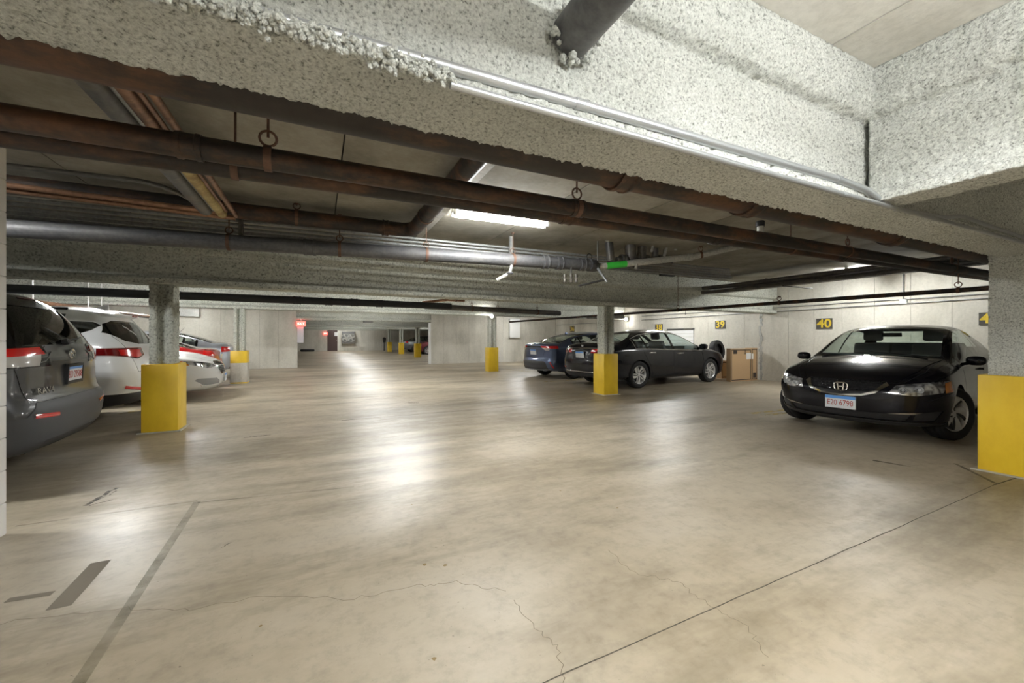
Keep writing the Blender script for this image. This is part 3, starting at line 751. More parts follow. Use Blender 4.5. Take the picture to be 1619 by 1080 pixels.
class Car:
    """x forward, y left, origin on the ground at mid wheelbase"""
    def __init__(s, name, label, sp):
        s.sp = sp; s.root = empty(name, (0, 0, 0), 0, label, sp.get('cat', 'car'))
        s.parts = {0: ('body', sp['paint'])}; s.loft(); 
    def loft(s):
        sp = s.sp; xf, xr = sp['xf'], sp['xr']; Lf, Lr = sp.get('Lf', .55), sp.get('Lr', .45); nf, nr = sp.get('nf', 2.3), sp.get('nr', 2.5)
        xs = []
        K = 16
        for i in range(K): xs.append(xr + Lr * (1 - math.cos(i / K * math.pi / 2)))
        k2 = 58
        for i in range(k2): xs.append(xr + Lr + (xf - Lf - xr - Lr) * i / k2)
        for i in range(K + 1): xs.append(xf - Lf + Lf * math.sin(i / K * math.pi / 2))
        rows = []
        for x in xs:
            g = lambda k: pchip(sp[k], x)
            zb, zt, ze, wr, zbl, wb, zm, wm, ws = g('zb'), g('zt'), g('ze'), g('wr'), g('zbelt'), g('wb'), g('zm'), g('wm'), g('ws')
            pts = [(0, zb), (ws * .45, zb), (ws * .88, zb)]
            lo = [(ws * .95, zb + .02), (ws, zb + .07), (wm, zm), (wb, zbl)]
            # smooth lower side
            def cr(p0, p1, p2, p3, t):
                return tuple(.5 * ((2 * b) + (c - a) * t + (2*a - 5*b + 4*c - d) * t*t + (3*b - a - 3*c + d) * t**3) for a, b, c, d in zip(p0, p1, p2, p3))
            pts.append(lo[0])
            for i in range(6): pts.append(cr(lo[0], lo[1], lo[2], lo[3], i / 6))
            q4 = (wb * 1.02 - .03, zbl + .05)
            for i in range(6): pts.append(cr(lo[1], lo[2], lo[3], (wb - .03, zbl + .06), i / 6))
            # side window zone, a little convex
            for i in range(9):
                t = i / 9; bul = .02 * math.sin(t * math.pi) * min(1, max(0, (ze - zbl) / .3))
                pts.append((wb + (wr - wb) * t + bul, zbl + (ze - zbl) * t))
            for i in range(11):
                t = i / 10; y = wr * (1 - t)
                pts.append((y, ze + (zt - ze) * (1 - (y / wr) ** 2.2 if wr > 0 else 1)))
            P = [Vector(p) for p in pts]
            i5 = 4 + 6 + 6 + 9
            for _ in range(2):
                Q = [p.copy() for p in P]
                for j in range(i5 - 2, i5 + 3):
                    if 0 < j < len(P) - 1: Q[j] = P[j] * .5 + (P[j-1] + P[j+1]) * .25
                i4 = 16
                Q[i4] = P[i4] * .6 + (P[i4-1] + P[i4+1]) * .2
                P = Q
            sf = max(0, min(1, (xf - x) / Lf)); sr = max(0, min(1, (x - xr) / Lr))
            pf = (1 - (1 - sf) ** nf) ** (1 / nf) if sf < 1 else 1
            pr = (1 - (1 - sr) ** nr) ** (1 / nr) if sr < 1 else 1
            wf = max(0, min(1, (x - sp['nose_x0']) / (xf - sp['nose_x0']))) ** 1.0
            wt = max(0, min(1, (sp['tail_x0'] - x) / (sp['tail_x0'] - xr)))
            row = []
            for p in P:
                xx = x - wf * pchip(sp['nose'], p.y) + wt * pchip(sp['tail'], p.y)
                row.append(Vector((xx, p.x * pf * pr, p.y)))
            rows.append(row)
        m = len(rows[0]); bm = bmesh.new(); lay = bm.faces.layers.int.new('part')
        L, Rr = [], []
        for r in rows:
            a, b = [], []
            for j, p in enumerate(r):
                v = bm.verts.new(p); a.append(v)
                b.append(v if (j == 0 or j == m - 1) else bm.verts.new((p.x, -p.y, p.z)))
            L.append(a); Rr.append(b)
        for i in range(len(rows) - 1):
            for j in range(m - 1):
                for S_, fl in ((L, 0), (Rr, 1)):
                    q = [S_[i][j], S_[i+1][j], S_[i+1][j+1], S_[i][j+1]]
                    if fl: q.reverse()
                    try: bm.faces.new(q)
                    except ValueError: pass
        bmesh.ops.remove_doubles(bm, verts=bm.verts[:], dist=.0004)
        bmesh.ops.recalc_face_normals(bm, faces=bm.faces[:])
        bm.normal_update()
        s.bm = bm; s.lay = bm.faces.layers.int['part']
        s.bvh = BVHTree.FromBMesh(bm)
    AX = {'left': (0, 2), 'right': (0, 2), 'front': (1, 2), 'rear': (1, 2), 'top': (0, 1)}
    def ok(s, view, c, n, lim):
        if view == 'left': return c.y > 0 and n.y > lim
        if view == 'right': return c.y < 0 and n.y < -lim
        if view == 'front': return c.x > 0 and n.x > lim
        if view == 'rear': return c.x < 0 and n.x < -lim
        return n.z > lim
    def cut(s, view, poly, part=None, lim=.25, only=None, xlim=None):
        """cut a convex outline seen in a view into the skin and give the inside to a part"""
        i, j = s.AX[view]; bm = s.bm; lay = s.lay
        xs = [p[0] for p in poly]; ys = [p[1] for p in poly]; b0, b1, c0, c1 = min(xs), max(xs), min(ys), max(ys)
        def near(f):
            lo0 = min(v.co[i] for v in f.verts); hi0 = max(v.co[i] for v in f.verts); lo1 = min(v.co[j] for v in f.verts); hi1 = max(v.co[j] for v in f.verts)
            return hi0 > b0 and lo0 < b1 and hi1 > c0 and lo1 < c1
        fs = [f for f in bm.faces if (only is None or f[lay] in only) and near(f) and s.ok(view, f.calc_center_median(), f.normal, lim)]
        ar = sum(poly[k][0] * poly[(k+1) % len(poly)][1] - poly[(k+1) % len(poly)][0] * poly[k][1] for k in range(len(poly)))
        if ar < 0: poly = poly[::-1]
        n = len(poly)
        for k in range(n):
            p, q = poly[k], poly[(k + 1) % n]; d0, d1 = q[0] - p[0], q[1] - p[1]
            co = Vector((0, 0, 0)); no = Vector((0, 0, 0)); co[i], co[j] = p; no[i], no[j] = d1, -d0
            if no.length < 1e-7: continue
            no.normalize()
            cand = [f for f in fs if f.is_valid]
            ge = set(cand)
            for f in cand: ge.update(f.edges); ge.update(f.verts)
            r = bmesh.ops.bisect_plane(bm, geom=list(ge), plane_co=co, plane_no=no, dist=.0003)
            fs = [g for g in r['geom'] if isinstance(g, bmesh.types.BMFace)]
        if xlim is not None:
            cand = [f for f in fs if f.is_valid]; ge = set(cand)
            for f in cand: ge.update(f.edges); ge.update(f.verts)
            r = bmesh.ops.bisect_plane(bm, geom=list(ge), plane_co=Vector((xlim, 0, 0)), plane_no=Vector((1, 0, 0)), dist=.0003)
            fs = [g for g in r['geom'] if isinstance(g, bmesh.types.BMFace)]
        out = []
        for f in fs:
            c = f.calc_center_median(); ins = True
            if xlim is not None and (c.x < xlim if xlim > 0 else c.x > xlim): continue
            for k in range(n):
                p, q = poly[k], poly[(k + 1) % n]
                if (q[0] - p[0]) * (c[j] - p[1]) - (q[1] - p[1]) * (c[i] - p[0]) < -1e-6: ins = False; break
            if ins: out.append(f)
        if part is not None:
            for f in out: f[lay] = part
        return out
    def part(s, name, mat, push=0., parent=None):
        k = max(s.parts) + 1; s.parts[k] = (name, mat, push, parent); return k
    def mirror_cut(s, poly, part, lim=.25, only=None):
        s.cut('left', poly, part, lim, only); s.cut('right', poly, part, lim, only)
    def sym(s, view, poly, part, lim=.25, only=None):
        s.cut(view, poly, part, lim, only); s.cut(view, [(-p[0], p[1]) for p in poly], part, lim, only)
    def wheels(s):
        sp = s.sp; R = sp['R']; Ra = R * sp.get('arch', 1.12)
        for xw in (sp['wb2'], -sp['wb2']):
            poly = [(xw + Ra * math.cos(a * math.pi / 12), R * 1.0 + Ra * math.sin(a * math.pi / 12)) for a in range(24)]
            for v in ('left', 'right'):
                fl = s.cut(v, poly, None, -.5, None)
                fl = [f for f in fl if abs(f.calc_center_median().y) > sp['wmax'] - .40]
                bmesh.ops.delete(s.bm, geom=fl, context='FACES')
    def hit(s, view, u, v, off=.002):
        if view in ('left', 'right'):
            sg = 1 if view == 'left' else -1; o = Vector((u, 3 * sg, v)); d = Vector((0, -sg, 0))
        elif view in ('front', 'rear'):
            sg = 1 if view == 'front' else -1; o = Vector((5 * sg, u, v)); d = Vector((-sg, 0, 0))
        else: o = Vector((u, v, 4)); d = Vector((0, 0, -1))
        loc, n, ix, ds = s.bvh.ray_cast(o, d)
        if loc is None: return None, None
        if n.dot(d) > 0: n = -n
        return loc + n * off, n
    def ribbon(s, view, pts, wd, name, mat, off=.0015, parent=None, th=0., step=.05, close=False):
        """strip laid on the skin along a line seen in a view"""
        P = []
        if close: pts = list(pts) + [pts[0]]
        for a, b in zip(pts[:-1], pts[1:]):
            k = max(1, int(math.dist(a, b) / step))
            for i in range(k): P.append((a[0] + (b[0] - a[0]) * i / k, a[1] + (b[1] - a[1]) * i / k))
        P.append(pts[-1]); H = [s.hit(view, *p, off) for p in P]; H = [h for h in H if h[0] is not None]
        if len(H) < 2: return None
        vs = []; fs = []
        for i, (p, n) in enumerate(H):
            d = (H[min(i + 1, len(H) - 1)][0] - H[max(i - 1, 0)][0])
            if d.length < 1e-6: d = Vector((0, 0, 1))
            d.normalize(); r = n.cross(d).normalized() * (wd / 2)
            vs += [p - r, p + r] if th <= 0 else [p - r, p - r * .7 + n * th, p + r * .7 + n * th, p + r]
        k = 2 if th <= 0 else 4
        for i in range(len(H) - 1):
            for j in range(k - 1): fs.append((i*k+j, i*k+j+1, (i+1)*k+j+1, (i+1)*k+j))
        m = MB(); m.add(vs, fs)
        return m.build(name, mat, parent or s.root, th > 0, 0, 1.2)
    def seams(s, items, wd=.007):
        """several thin panel gaps joined as one part"""
        for view, pts in items: s.ribbon(view, pts, wd, 'panel_gap', M['well'])
    def finish(s):
        bm = s.bm; bm.normal_update(); lay = s.lay; s.objs = {}; s.isl = {}
        for k, info in s.parts.items():
            nm, mat = info[0], info[1]; push = info[2] if len(info) > 2 else 0.; par = info[3] if len(info) > 3 else None
            fa = [f for f in bm.faces if f[lay] == k]
            if not fa: continue
            isl = []; seen = set(); mine = set(fa)
            for f0 in fa:
                if f0 in seen: continue
                st = [f0]; seen.add(f0); cur = []
                while st:
                    f = st.pop(); cur.append(f)
                    for v in f.verts:
                        for g in v.link_faces:
                            if g in mine and g not in seen: seen.add(g); st.append(g)
                isl.append(cur)
            isl.sort(key=lambda q: -len(q)); s.objs[k] = None; s.isl[k] = []
            for fs in isl:
                if k and sum(f.calc_area() for f in fs) < .0004: continue
                idx = {}; vs = []; ns = []; fl = []
                for f in fs:
                    t = []
                    for v in f.verts:
                        if v not in idx: idx[v] = len(vs); vs.append(v.co + v.normal * push); ns.append(v.normal.copy())
                        t.append(idx[v])
                    fl.append(t)
                me = bpy.data.meshes.new(nm); me.from_pydata([v[:] for v in vs], [], fl); me.materials.append(mat)
                me.polygons.foreach_set('use_smooth', [True] * len(me.polygons)); me.update()
                me.normals_split_custom_set_from_vertices([n[:] for n in ns])
                o = bpy.data.objects.new(nm, me); C.objects.link(o); o.parent = s.objs.get(par, s.root) if par else s.root
                if s.objs[k] is None: s.objs[k] = o
                s.isl[k].append(o)
    def wheel(s, x, y, R, wd, style, steer=0.):
        sg = 1 if y > 0 else -1; rr = R * s.sp.get('rim', .64)
        r = empty('wheel', (x, y, R), steer); r.parent = s.root
        w2 = wd / 2
        t = MB().lathe((0, 0, 0), (0, 1, 0), [(-w2 * .75, rr), (-w2 * .96, rr + (R - rr) * .35), (-w2, rr + (R - rr) * .62), (-w2 * .88, R * .965), (-w2 * .7, R * .992), (-w2 * .35, R), (-w2*.3, R*.985), (-w2*.26, R),
              (w2*.26, R), (w2*.3, R*.985), (w2 * .35, R), (w2 * .7, R * .992), (w2 * .88, R * .965), (w2, rr + (R - rr) * .62), (w2 * .96, rr + (R - rr) * .35), (w2 * .75, rr)], 40).build('tyre', M['rubber'], r, True, 0, 1.2)
        yo = w2 * .72 * sg
        m = MB(); m.lathe((0, 0, 0), (0, sg, 0), [(-w2 * .8, rr * 1.0), (-w2 * .5, rr * .93), (w2 * .45, rr * .90), (w2 * .72, rr * .95), (w2 * .80, rr * 1.0), (w2 * .83, rr * 1.02), (w2 * .74, rr * 1.03)], 40)
        m.build('rim', M['alloy'], r, True, 0, .9)
        d = MB(); d.lathe((0, 0, 0), (0, sg, 0), [(-.02, .0), (-.02, rr * .62), (.0, rr * .62), (.0, 0)], 28); 
        MB().lathe((0, 0, 0), (0, sg, 0), [(-w2 * .6, 0), (-w2 * .6, rr * .93)], 28).build('wheel_back', M['alloy_dark'], r)
        d.build('brake_disc', M['alloy_dark'], r, True, 0, .7)
        def spoke(a0, a1, w0, w1, th=.016, r0=.13, r1=.97, dish=.0):
            """one spoke from hub angle a0 to rim angle a1"""
            vs = []; n_ = 6
            for i in range(n_ + 1):
                t = i / n_; rad = rr * (r0 + (r1 - r0) * t); a = a0 + (a1 - a0) * t ** 1.4; w_ = w0 + (w1 - w0) * t
                e = Vector((math.cos(a), 0, math.sin(a))); tt = Vector((-math.sin(a), 0, math.cos(a)))
                yy = yo * (1.0 - .25 * (1 - t)) 
                c = e * rad
                for k, (u, v) in enumerate(((-1, -1), (-.75, 0), (.75, 0), (1, -1))): vs.append(c + tt * (w_ / 2 * u) + Vector((0, yy + sg * th * v, 0)))
            fs = []
            for i in range(n_):
                for k in range(3): fs.append((i*4+k, i*4+k+1, (i+1)*4+k+1, (i+1)*4+k))
            return vs, fs
        def spokes(nm, items, n, mat):
            g = MB()
            for it in items: g.add(*it)
            me = g.mesh(nm, mat); o0 = put(me, nm, r, True, 0, .7)
            for k in range(1, n):
                o = o0.copy(); C.objects.link(o); o.parent = r; o.rotation_euler.y = 2 * math.pi * k / n
        if style == 'twist':
            spokes('spoke', [spoke(.3, .3 + .34 * sg, rr * .34, rr * .70)], 5, M['alloy']); spokes('spoke_insert', [spoke(.3 + .30 * sg, .3 + .72 * sg, rr * .10, rr * .20, .01)], 5, M['alloy_dark'])
        elif style == 'split':
            spokes('spoke', [spoke(0, -.26, rr * .14, rr * .17)], 5, M['alloy']); spokes('spoke', [spoke(.12, .34, rr * .14, rr * .15)], 5, M['alloy'])
        elif style == 'blade':
            spokes('spoke', [spoke(0, .42 * sg, rr * .20, rr * .36)], 5, M['alloy']); spokes('spoke', [spoke(.5, .56, rr * .14, rr * .18)], 5, M['alloy']); spokes('spoke_insert', [spoke(.28 * sg, .8 * sg, rr * .06, rr * .10, .01)], 5, M['alloy_dark'])
        else: spokes('spoke', [spoke(0, 0, rr * .10, rr * .13)], 10, M['alloy'])
        MB().lathe((0, yo * .74, 0), (0, sg, 0), [(0, rr * .26), (.012, rr * .24), (.018, rr * .15), (.02, 0)], 20).build('hub_cap', M['alloy'], r, True, 0, .7)
        lg = MB()
        for k in range(5):
            a = 2 * math.pi * k / 5 + .6; lg.lathe((math.cos(a) * rr * .21, yo * .80, math.sin(a) * rr * .21), (0, sg, 0), [(0, .010), (.012, .010), (.013, 0)], 8)
        lg.build('lug_nuts', M['alloy_dark'], r, True)['kind'] = 'stuff'
    def running(s, style, steer=0., only=None):
        sp = s.sp
        for xw, st in ((sp['wb2'], steer), (-sp['wb2'], 0)):
            for sg in (1, -1): s.wheel(xw, sg * (sp['wmax'] - sp.get('twd', .21) / 2 - .015), sp['R'], sp.get('twd', .21), style, st)
        # wheel wells and under tray
        wy = sp['wmax'] - .03
        for xw in (sp['wb2'], -sp['wb2']):
            Ra = sp['R'] * sp.get('arch', 1.12)
            for sg in (1, -1):
                vs = []; n = 16
                for i in range(n + 1):
                    a = -.35 + (math.pi + .7) * i / n
                    for yy in (wy - .02, wy - .42): vs.append((xw + Ra * 1.01 * math.cos(a), sg * yy, sp['R'] + Ra * 1.01 * math.sin(a)))
                fs = [(2*i, 2*i+1, 2*i+3, 2*i+2) for i in range(n)] + [[2*i+1 for i in range(n + 1)]]
                m = MB(); m.add(vs, fs); m.build('wheel_well', M['well'], s.root, True)
    def cabin(s, x0, x1, zb=.45, zh=1.0, hw=.66, seats=(.1, -.75), dash=True, hz=0.):
        sp = s.sp
        m = MB(); m.box((x0, -hw, zb - .1), (x1, hw, zb)); 
        m.box((x0 - .05, -hw, zb), (x0, hw, zh - .02)); m.box((x1, -hw, zb), (x1 + .05, hw, zh - .05))
        m.box((x0, -hw - .03, zb), (x1, -hw, zh - .08)); m.box((x0, hw, zb), (x1, hw + .03, zh - .08))
        m.box((x0 - sp.get('shelf', .5), -hw + .08, zh - .07), (x0, hw - .08, zh - .05))
        m.build('cabin_tub', M['interior'], s.root)
        def seat(x, y, wd, hr=True, nm='seat'):
            g = MB(); g.box((x - .02, y - wd/2, zb), (x + .48, y + wd/2, zb + .2)); o = g.build(nm, M['seat'], s.root, True, .04)
            b = MB(); b.bar((x, y, zb + .15), (x - .2, y, zb + .72 + hz), wd * .95, .12, (1, 0, .3)); b.build('backrest', M['seat'], o, True, .04)
            if hr:
                for yy in (0,):
                    h = MB(); h.bar((x - .205, y + yy, zb + .76 + hz), (x - .235, y + yy, zb + .93 + hz), .25, .09, (1, 0, .2)); h.build('headrest', M['seat'], o, True, .03)
        seat(seats[0], .36, .5); seat(seats[0], -.36, .5); seat(seats[1], 0, 1.2, False, 'rear_bench')
        if dash:
            d = MB(); d.box((x1 - .50, -hw, zb + .15), (x1 + .04, hw, zh + .06)); d.build('dashboard', M['dash'], s.root, True, .05)
            w_ = MB(); c = Vector((x1 - .58, .36, zh - .12)); w_.ring(c, (-.9, 0, .45), .18, .016, 24, 8); w_.bar(c, c + Vector((.12, 0, -.06)), .05, .05); w_.bar(c + Vector((0, -.17, 0)), c + Vector((0, .17, 0)), .03, .04)
            w_.build('steering_wheel', M['interior'], s.root, True)['kind'] = 'stuff'
    def door_mirror(s, x, z, sg, mat, y=None, sc=1.):
        p, n = s.hit('left' if sg > 0 else 'right', x, z, 0.)
        if p is None: return
        m = MB(); vs = []; fs = []; U, V = 10, 14
        c = p + Vector((.02, sg * .14 * sc, .05))
        for i in range(U + 1):
            a = -math.pi / 2 + math.pi * i / U
            for j in range(V):
                b = 2 * math.pi * j / V
                ex, ey, ez = math.cos(a) * math.cos(b), math.cos(a) * math.sin(b), math.sin(a)
                se = lambda q, pw: math.copysign(abs(q) ** pw, q)
                xx = se(ex, .8) * .075 * sc; xx = max(xx, -.045)
                vs.append(c + Vector((xx, sg * se(ey, .7) * .115 * sc, se(ez, .75) * .075 * sc)))
        for i in range(U):
            for j in range(V): fs.append((i*V+j, i*V+(j+1)%V, (i+1)*V+(j+1)%V, (i+1)*V+j))
        m.add(vs, fs); o = m.build('door_mirror', mat, s.root, True, 0, .8)
        k = MB(); k.bar(p - Vector((0, sg * .02, 0)), c + Vector((.01, -sg * .03, -.03)), .05, .035); k.build('mirror_arm', M['gloss_black'], o)
    def handle(s, view, x, z, mat, L=.2):
        p, n = s.hit(view, x, z, .0)
        if p is None: return
        o = MB().tube([p + Vector((-L/2, 0, 0)) - n * .005, p + Vector((-L/2 + .02, 0, 0)) + n * .03, p + Vector((0, 0, .0)) + n * .036, p + Vector((L/2 - .02, 0, 0)) + n * .03, p + Vector((L/2, 0, 0)) - n * .005], [.011, .014, .014, .014, .011], 10).build('door_handle', mat, s.root, True)
    def plate(s, view, u, z, txt, tilt=0., frame=None, wd=.305, ht=.152):
        p, n = s.hit(view, u, z, .012)
        sg = 1 if view == 'front' else -1
        yy = [s.hit(view, u + e, z, .012)[0] for e in (-.1, .1)]
        zz = [s.hit(view, u, z + e, .012)[0] for e in (-.06, .06)]
        Xd = Vector((0, sg, 0)); Up = Vector((tilt, 0, 1)).normalized(); N_ = Xd.cross(Up).normalized()
        xx = max(sg * q.x for q in yy + zz + [p]) * sg; c = Vector((xx, u, z)) + N_ * .004
        def quad(u0, u1, v0, v1, d0, d1):
            vs = [c + Xd * a + Up * b + N_ * d for d in (d0, d1) for a, b in ((u0, v0), (u1, v0), (u1, v1), (u0, v1))]
            return vs, [(0,3,2,1),(4,5,6,7),(0,1,5,4),(1,2,6,5),(2,3,7,6),(3,0,4,7)]
        m = MB(); m.add(*quad(-wd/2, wd/2, -ht/2, ht/2, -.02, .003)); o = m.build('licence_plate', M['plate_white'], s.root, True, .0)
        m = MB(); m.add(*quad(-wd/2, wd/2, ht * .27, ht/2, .002, .0038)); m.build('plate_band', M['plate_blue'], o)
        if frame:
            m = MB()
            for q in ((-wd/2 - .012, wd/2 + .012, ht/2 - .012, ht/2 + .012), (-wd/2 - .012, wd/2 + .012, -ht/2 - .016, -ht/2 + .012), (-wd/2 - .012, -wd/2 + .006, -ht/2, ht/2), (wd/2 - .006, wd/2 + .012, -ht/2, ht/2)): m.add(*quad(*q, -.02, .008))
            m.build('plate_frame', frame, o)
        if txt: text_on(txt, ht * .62, M['plate_red'], c + N_ * .0045 - Up * (ht * .07), Xd, Up, o, 'plate_number', .0006, .74)
        return o
    def bowls(s, k, items, depth=.035):
        for o in s.isl.get(k, []):
            sg = 1 if sum(v.co.y for v in o.data.vertices) > 0 else -1
            for (y, z, r) in items:
                p, n = s.hit('front', sg * y, z, 0.)
                if p is None: continue
                p = p - Vector((depth * .55, 0, 0))
                MB().lathe(p, (1, 0, 0), [(-.035, 0), (-.03, r * .45), (-.012, r * .8), (.0, r), (.004, r * 1.06), (-.004, r * 1.12)], 18).build('lamp_bowl', M['chrome'], o, True)
                MB().lathe(p + Vector((-.02, 0, 0)), (1, 0, 0), [(-.01, .012), (.015, .012), (.022, 0)], 10).build('bulb', M['plate_white'], o, True)
    def surf_text(s, view, u, z, txt, size, mat, xs=1.2, name='model_lettering'):
        sg = 1 if view == 'front' else -1
        a, n = s.hit(view, u - .12 * sg, z, .004); b, n2 = s.hit(view, u + .12 * sg, z, .004); p, n = s.hit(view, u, z, .004); q, n3 = s.hit(view, u, z + .04, .004)
        X = (b - a).normalized(); return text_on(txt, size, mat, p + n * .011, X, q - p, s.root, name, .004, xs)
    def place(s, x, y, deg):
        s.root.location = (x, y, 0); s.root.rotation_euler.z = math.radians(deg)
def poly_mid(a, b, t): return (a[0] + (b[0] - a[0]) * t, a[1] + (b[1] - a[1]) * t)
def sedan(W, H, xf, xr, wb2, R, paint_, cowl, rf, mid, rr, bl, tail_end, hood, belt, roofw=.60, railh=.065, zm=.60, sill=.20, **kw):
    """W half width; cowl/rf/rr/bl are (x, z) along the top centre line; hood: list of (x, z) ahead of the cowl; belt: list of (x, z)"""
    zt = [tail_end[0], *tail_end[1:], bl, ((bl[0] * .5 + rr[0] * .5), (bl[1] * .5 + rr[1] * .5) + .022), rr, mid, rf, ((rf[0] * .5 + cowl[0] * .5), (rf[1] * .5 + cowl[1] * .5) + .02), cowl, *hood]
    bz = lambda x: pchip(belt, x)
    def ze(x):
        t = pchip(zt, x)
        k = pchip([(bl[0] - .1, .045), (bl[0] + .15, .06), (rr[0], railh + .0), (rf[0], railh), (cowl[0] - .15, .06), (cowl[0] + .1, .045), (xf, .05)], x)
        return max(t - k, bz(x) + .012)
    xs = sorted(set([xr, *[p[0] for p in zt], xf] + [bl[0] + (rr[0] - bl[0]) * t for t in (.25, .75)] + [rf[0] + (cowl[0] - rf[0]) * t for t in (.25, .75)]))
    hw = kw.get('hoodw', .80)
    d = dict(paint=paint_, xf=xf, xr=xr, wb2=wb2, R=R, wmax=W,
        zt=zt, ze=[(x, ze(x)) for x in xs],
        wr=[(xr, W * .80), (bl[0] - .05, W * .79), ((bl[0] + rr[0]) / 2, W * (.5 * .77 + .5 * roofw) + .01), (rr[0], W * roofw), (rf[0], W * (roofw + .01)), ((rf[0] + cowl[0]) / 2, W * (.5 * roofw + .5 * .80) + .015), (cowl[0], W * .82), (xf - .35, W * hw), (xf, W * (hw - .1))],
        zbelt=belt, wb=[(xr, W * .92), (bl[0], W * .955), (0, W * .965), (cowl[0], W * .95), (xf - .3, W * .94), (xf, W * .9)],
        zm=[(xr, zm), (xf, zm - .02)], wm=[(xr, W * .975), (-wb2, W), (-wb2 + .6, W * .985), (wb2 - .6, W * .985), (wb2, W), (xf, W * .975)],
        ws=[(xr, W * .90), (-wb2, W * .96), (wb2, W * .96), (xf, W * .92)],
        zb=[(xr, sill + .07), (-wb2 - R, sill + .02), (-wb2 + R, sill), (wb2 - R, sill), (wb2 + R, sill - .0), (xf, sill + .0)],
        nose=[(.2, .08), (.45, 0), (.9, .1)], tail=[(.2, .06), (.5, 0), (1.1, .1)], nose_x0=xf - .7, tail_x0=xr + .6)
    d.update(cowl=cowl, rf=rf, rr=rr, bl=bl)
    d.update(kw); return d
def side_glass(c, x0, x1, part, top=.035, bot=.018, lim=.2, n=8, slant0=0., slant1=0.):
    sp = c.sp; P = []
    zb0, zb1 = pchip(sp['zbelt'], x0) + bot, pchip(sp['zbelt'], x1) + bot
    P = [(x0, zb0), (x1, zb1)]
    for i in range(n + 1):
        x = x1 - slant1 + (x0 + slant0 - x1 + slant1) * i / n; z = pchip(sp['ze'], x) - top
        zl = zb0 + (zb1 - zb0) * (x - x0) / (x1 - x0)
        if z > zl + .012: P.append((x, z))
    # keep it convex
    Q = []
    for p in P:
        while len(Q) > 1 and (Q[-1][0] - Q[-2][0]) * (p[1] - Q[-2][1]) - (Q[-1][1] - Q[-2][1]) * (p[0] - Q[-2][0]) <= 1e-9: Q.pop()
        Q.append(p)
    c.mirror_cut(Q, part, lim)
    return Q
def screens(c, wpart, bpart, mw=.06, zlo=.015, zhi=.05, bz=(.02, .05), blw=.07, trim=None):
    sp = c.sp; cx, cz = sp['cowl']; rx, rz = sp['rf']
    w0 = pchip(sp['wr'], cx) - mw; w1 = pchip(sp['wr'], rx) - mw * .8
    if wpart is not None:
        if trim: c.cut('front', [(-w0 - .03, cz - .05), (w0 + .03, cz - .05), (w1 + .025, rz - .01), (-w1 - .025, rz - .01)], trim, .05)
        c.cut('front', [(-w0, cz - .03 + zlo), (0, cz + zlo), (w0, cz - .03 + zlo), (w1, rz - zhi), (-w1, rz - zhi)] if False else [(-w0, cz - .025 + zlo), (w0, cz - .025 + zlo), (w1, rz - zhi), (-w1, rz - zhi)], wpart, .05)
    bx, bz_ = sp['bl']; qx, qz = sp['rr']
    w0 = pchip(sp['wr'], bx) - blw; w1 = pchip(sp['wr'], qx) - blw * .8
    if bpart is not None:
        if trim: c.cut('rear', [(-w0 - .025, bz_ - .03), (w0 + .025, bz_ - .03), (w1 + .02, qz - .015), (-w1 - .02, qz - .015)], trim, .05)
        c.cut('rear', [(-w0, bz_ - .03 + bz[0]), (w0, bz_ - .03 + bz[0]), (w1, qz - bz[1]), (-w1, qz - bz[1])], bpart, .05)
def lamp_backing(c, k, mat, depth, name='reflector'):
    """copy of a lens set deeper, with its own look"""
    for o in c.isl.get(k, []):
        me = o.data.copy(); me.materials.clear(); me.materials.append(mat)
        for v in me.vertices: v.co = v.co + Vector((-depth if v.co.x > 0 else depth, 0, 0)) * 1.; v.co.y *= .99
        b = bpy.data.objects.new(name, me); C.objects.link(b); b.parent = o

